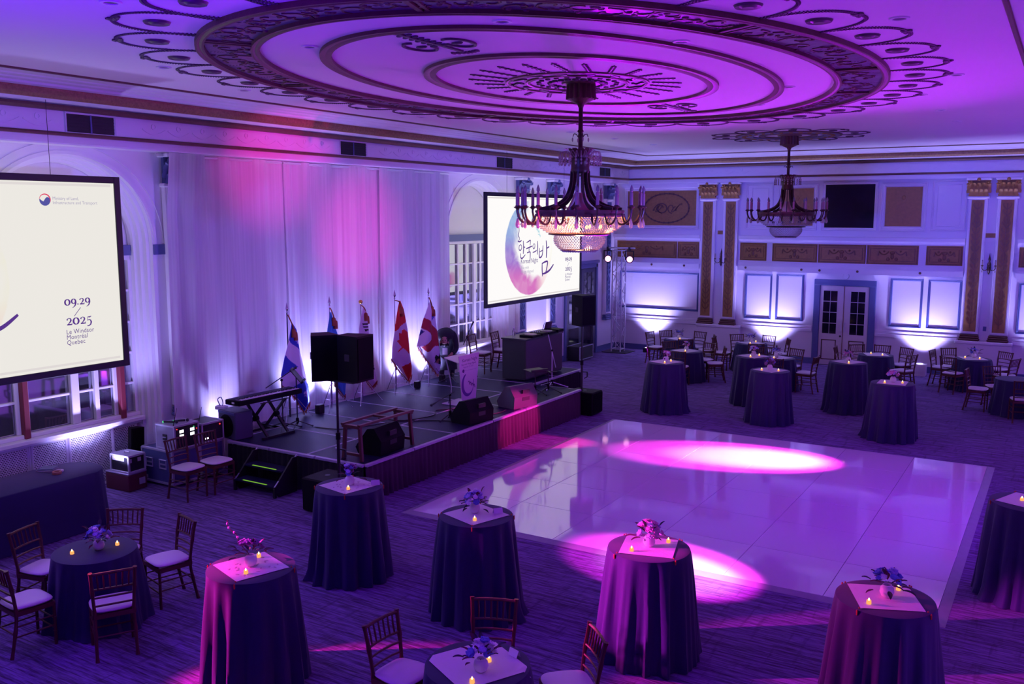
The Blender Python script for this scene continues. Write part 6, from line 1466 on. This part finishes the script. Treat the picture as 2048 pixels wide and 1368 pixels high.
# ------------------------------------------------------------------ the bending musician
def person():
    t = thing('person', 'person in long black clothes and a lanyard bending forward beside the last flag', 'person', (-11.74, 16.50, ST))
    f = Vector((.50, -.866, 0)); r = Vector((-.866, -.50, 0)); u = Vector((0, 0, 1))           # facing, the person's right, up
    P = lambda a, b, c: f*a+r*b+u*c
    J = {'pel': (P(-.10, 0, .82), .135), 'sp1': (P(-.03, 0, .93), .125), 'sp2': (P(.09, 0, 1.0), .145), 'chest': (P(.21, 0, 1.0), .14), 'neck': (P(.30, 0, .985), .058), 'head0': (P(.355, 0, .96), .075), 'head1': (P(.42, 0, .885), .082), 'chin': (P(.445, 0, .825), .05)}
    E_ = [('pel', 'sp1'), ('sp1', 'sp2'), ('sp2', 'chest'), ('chest', 'neck'), ('neck', 'head0'), ('head0', 'head1'), ('head1', 'chin')]
    for s, n in ((1, 'r'), (-1, 'l')):
        step = .10*s
        J.update({'hip'+n: (P(-.09, .09*s, .76), .10), 'kn'+n: (P(-.04+step, .10*s, .43), .062), 'an'+n: (P(-.10+step, .11*s, .08), .042), 'toe'+n: (P(.07+step, .12*s, .035), .036),
                  'sh'+n: (P(.20, .185*s, .985), .062), 'el'+n: (P(.26+.04*s, .235*s, .71), .045), 'wr'+n: (P(.40+.05*(s < 0), .17*s, .53+.10*(s < 0)), .030), 'pa'+n: (P(.45+.05*(s < 0), .15*s, .50+.10*(s < 0)), .034)})
        E_ += [('pel', 'hip'+n), ('hip'+n, 'kn'+n), ('kn'+n, 'an'+n), ('an'+n, 'toe'+n), ('chest', 'sh'+n), ('sh'+n, 'el'+n), ('el'+n, 'wr'+n), ('wr'+n, 'pa'+n)]
        for i in range(5):
            q = J['pa'+n][0]+f*.02; ln = (.055, .075, .082, .076, .06)[i]; off = (-1.6 if i == 0 else (i-2.5))*.016*s
            d = (f*.75-u*.65).normalized() if i else (f*.4-r*s*.9-u*.2).normalized(); b0 = q+r*off*(1 if i else 1.0)
            J['f%s%d' % (n, i)] = (b0+d*.03, .0095); J['g%s%d' % (n, i)] = (b0+d*ln*.75-u*.012, .0085); J['h%s%d' % (n, i)] = (b0+d*ln-u*.03, .007)
            E_ += [('pa'+n, 'f%s%d' % (n, i)), ('f%s%d' % (n, i), 'g%s%d' % (n, i)), ('g%s%d' % (n, i), 'h%s%d' % (n, i))]
    K = list(J); me = bpy.data.meshes.new('body'); me.from_pydata([tuple(J[k][0]) for k in K], [(K.index(a), K.index(b)) for a, b in E_], []); me.materials.append(M_skin)
    o = put(me, 'body', t); o.modifiers.new('skin', 'SKIN')
    for i, k in enumerate(K): me.skin_vertices[0].data[i].radius = (J[k][1], J[k][1])
    me.skin_vertices[0].data[K.index('pel')].use_root = True
    sb = o.modifiers.new('smooth', 'SUBSURF'); sb.levels = 2; sb.render_levels = 2; o.modifiers['skin'].use_smooth_shade = True
    def rings(name, R_, m_, n=22, closed=False):
        def fn(uu, v):
            x = v*(len(R_)-1); i = min(int(x), len(R_)-2); q = x-i; a = 2*PI*uu
            (c0, A0, w0, d0), (c1, A1, w1, d1) = R_[i], R_[i+1]; c = c0.lerp(c1, q); ax = A0.lerp(A1, q).normalized(); w = w0+(w1-w0)*q; d = d0+(d1-d0)*q
            fw = r.cross(ax).normalized()*-1
            k = 1+.05*math.sin(a*6)*(1-v)
            return c+r*(math.cos(a)*w*k)+fw*(math.sin(a)*d*k)
        return MB().grid(fn, n, (len(R_)-1)*4, True).build(name, m_, t, True)
    MB().ball(P(.20, 0, .995), (.215, .215, .145), 20, 12).ball(P(.10, 0, .99), (.2, .2, .15), 18, 10).build('coat_yoke', M_coat, t, True)
    up = Vector((0, 0, 1)); fwd = (f*.95+u*.1)
    rings('coat', [(P(-.06, 0, .20), up, .23, .19), (P(-.07, 0, .50), up, .20, .17), (P(-.09, 0, .78), up, .185, .165), (P(-.04, 0, .92), (up+fwd*.6), .18, .155), (P(.08, 0, 1.0), fwd, .20, .155), (P(.20, 0, 1.0), fwd, .225, .15), (P(.275, 0, .99), fwd, .13, .10), (P(.31, 0, .98), fwd, .072, .068)], M_coat)
    for n in 'rl':
        a, b, c = J['sh'+n][0], J['el'+n][0], J['wr'+n][0]; MB().tube(smooth_pts([a.lerp(J['chest'][0], .3), a, b, c], 4), [.085, .085, .082, .08, .078, .075, .07, .066, .062, .058, .054, .05, .048], 12).build('sleeve', M_coat, t, True)
        k, an, to = J['kn'+n][0], J['an'+n][0], J['toe'+n][0]; MB().tube([J['hip'+n][0], k, an], [.115, .078, .058], 12).build('trouser_leg', M_coat, t, True); MB().tube([an+u*.02-f*.04, an-f*.03-u*.02, to-u*.0, to+f*.05], [.045, .05, .045, .028], 10).build('shoe', M_duct, t, True)
    hc = J['head1'][0]
    m = MB(); d = (J['head0'][0]-J['chin'][0]).normalized(); fn_ = r.cross(d).normalized()
    if fn_.dot(f) < 0: fn_ = -fn_
    m.ball(hc+d*.045-fn_*.035, (.096, .096, .096), 16, 10); m.ball(hc-fn_*.06+d*.01, (.085, .085, .10), 12, 8)
    for s in (-1, 1): m.ball(hc+r*s*.08-d*.02-fn_*.035, (.028, .028, .07), 10, 6)
    m.build('hair', M_hair, t, True)
    for s in (-1, 1): MB().ball(hc+fn_*.075+r*s*.03-d*.012, .010, 8, 6).build('eye', M_duct, t); MB().ball(hc+r*s*.085-d*.02, (.012, .018, .025), 8, 5).build('ear', M_skin, t)
    MB().ball(hc+fn_*.088-d*.035, (.014, .014, .02), 8, 6).build('nose', M_skin, t); MB().ball(hc+fn_*.072-d*.065, (.022, .010, .007), 8, 5).build('mouth', mat('lip', (.3, .08, .09), .5), t)
    b0 = P(.30, 0, .66); MB().tube([P(.27, .07, .99), P(.30, .03, .82), b0+u*.06], .006, 5).tube([P(.27, -.07, .99), P(.30, -.03, .82), b0+u*.06], .006, 5).build('lanyard', M_case, t)
    MB().bar(b0+u*.06, b0-u*.08, .004, .11, r).build('badge', M_card, t)
person()
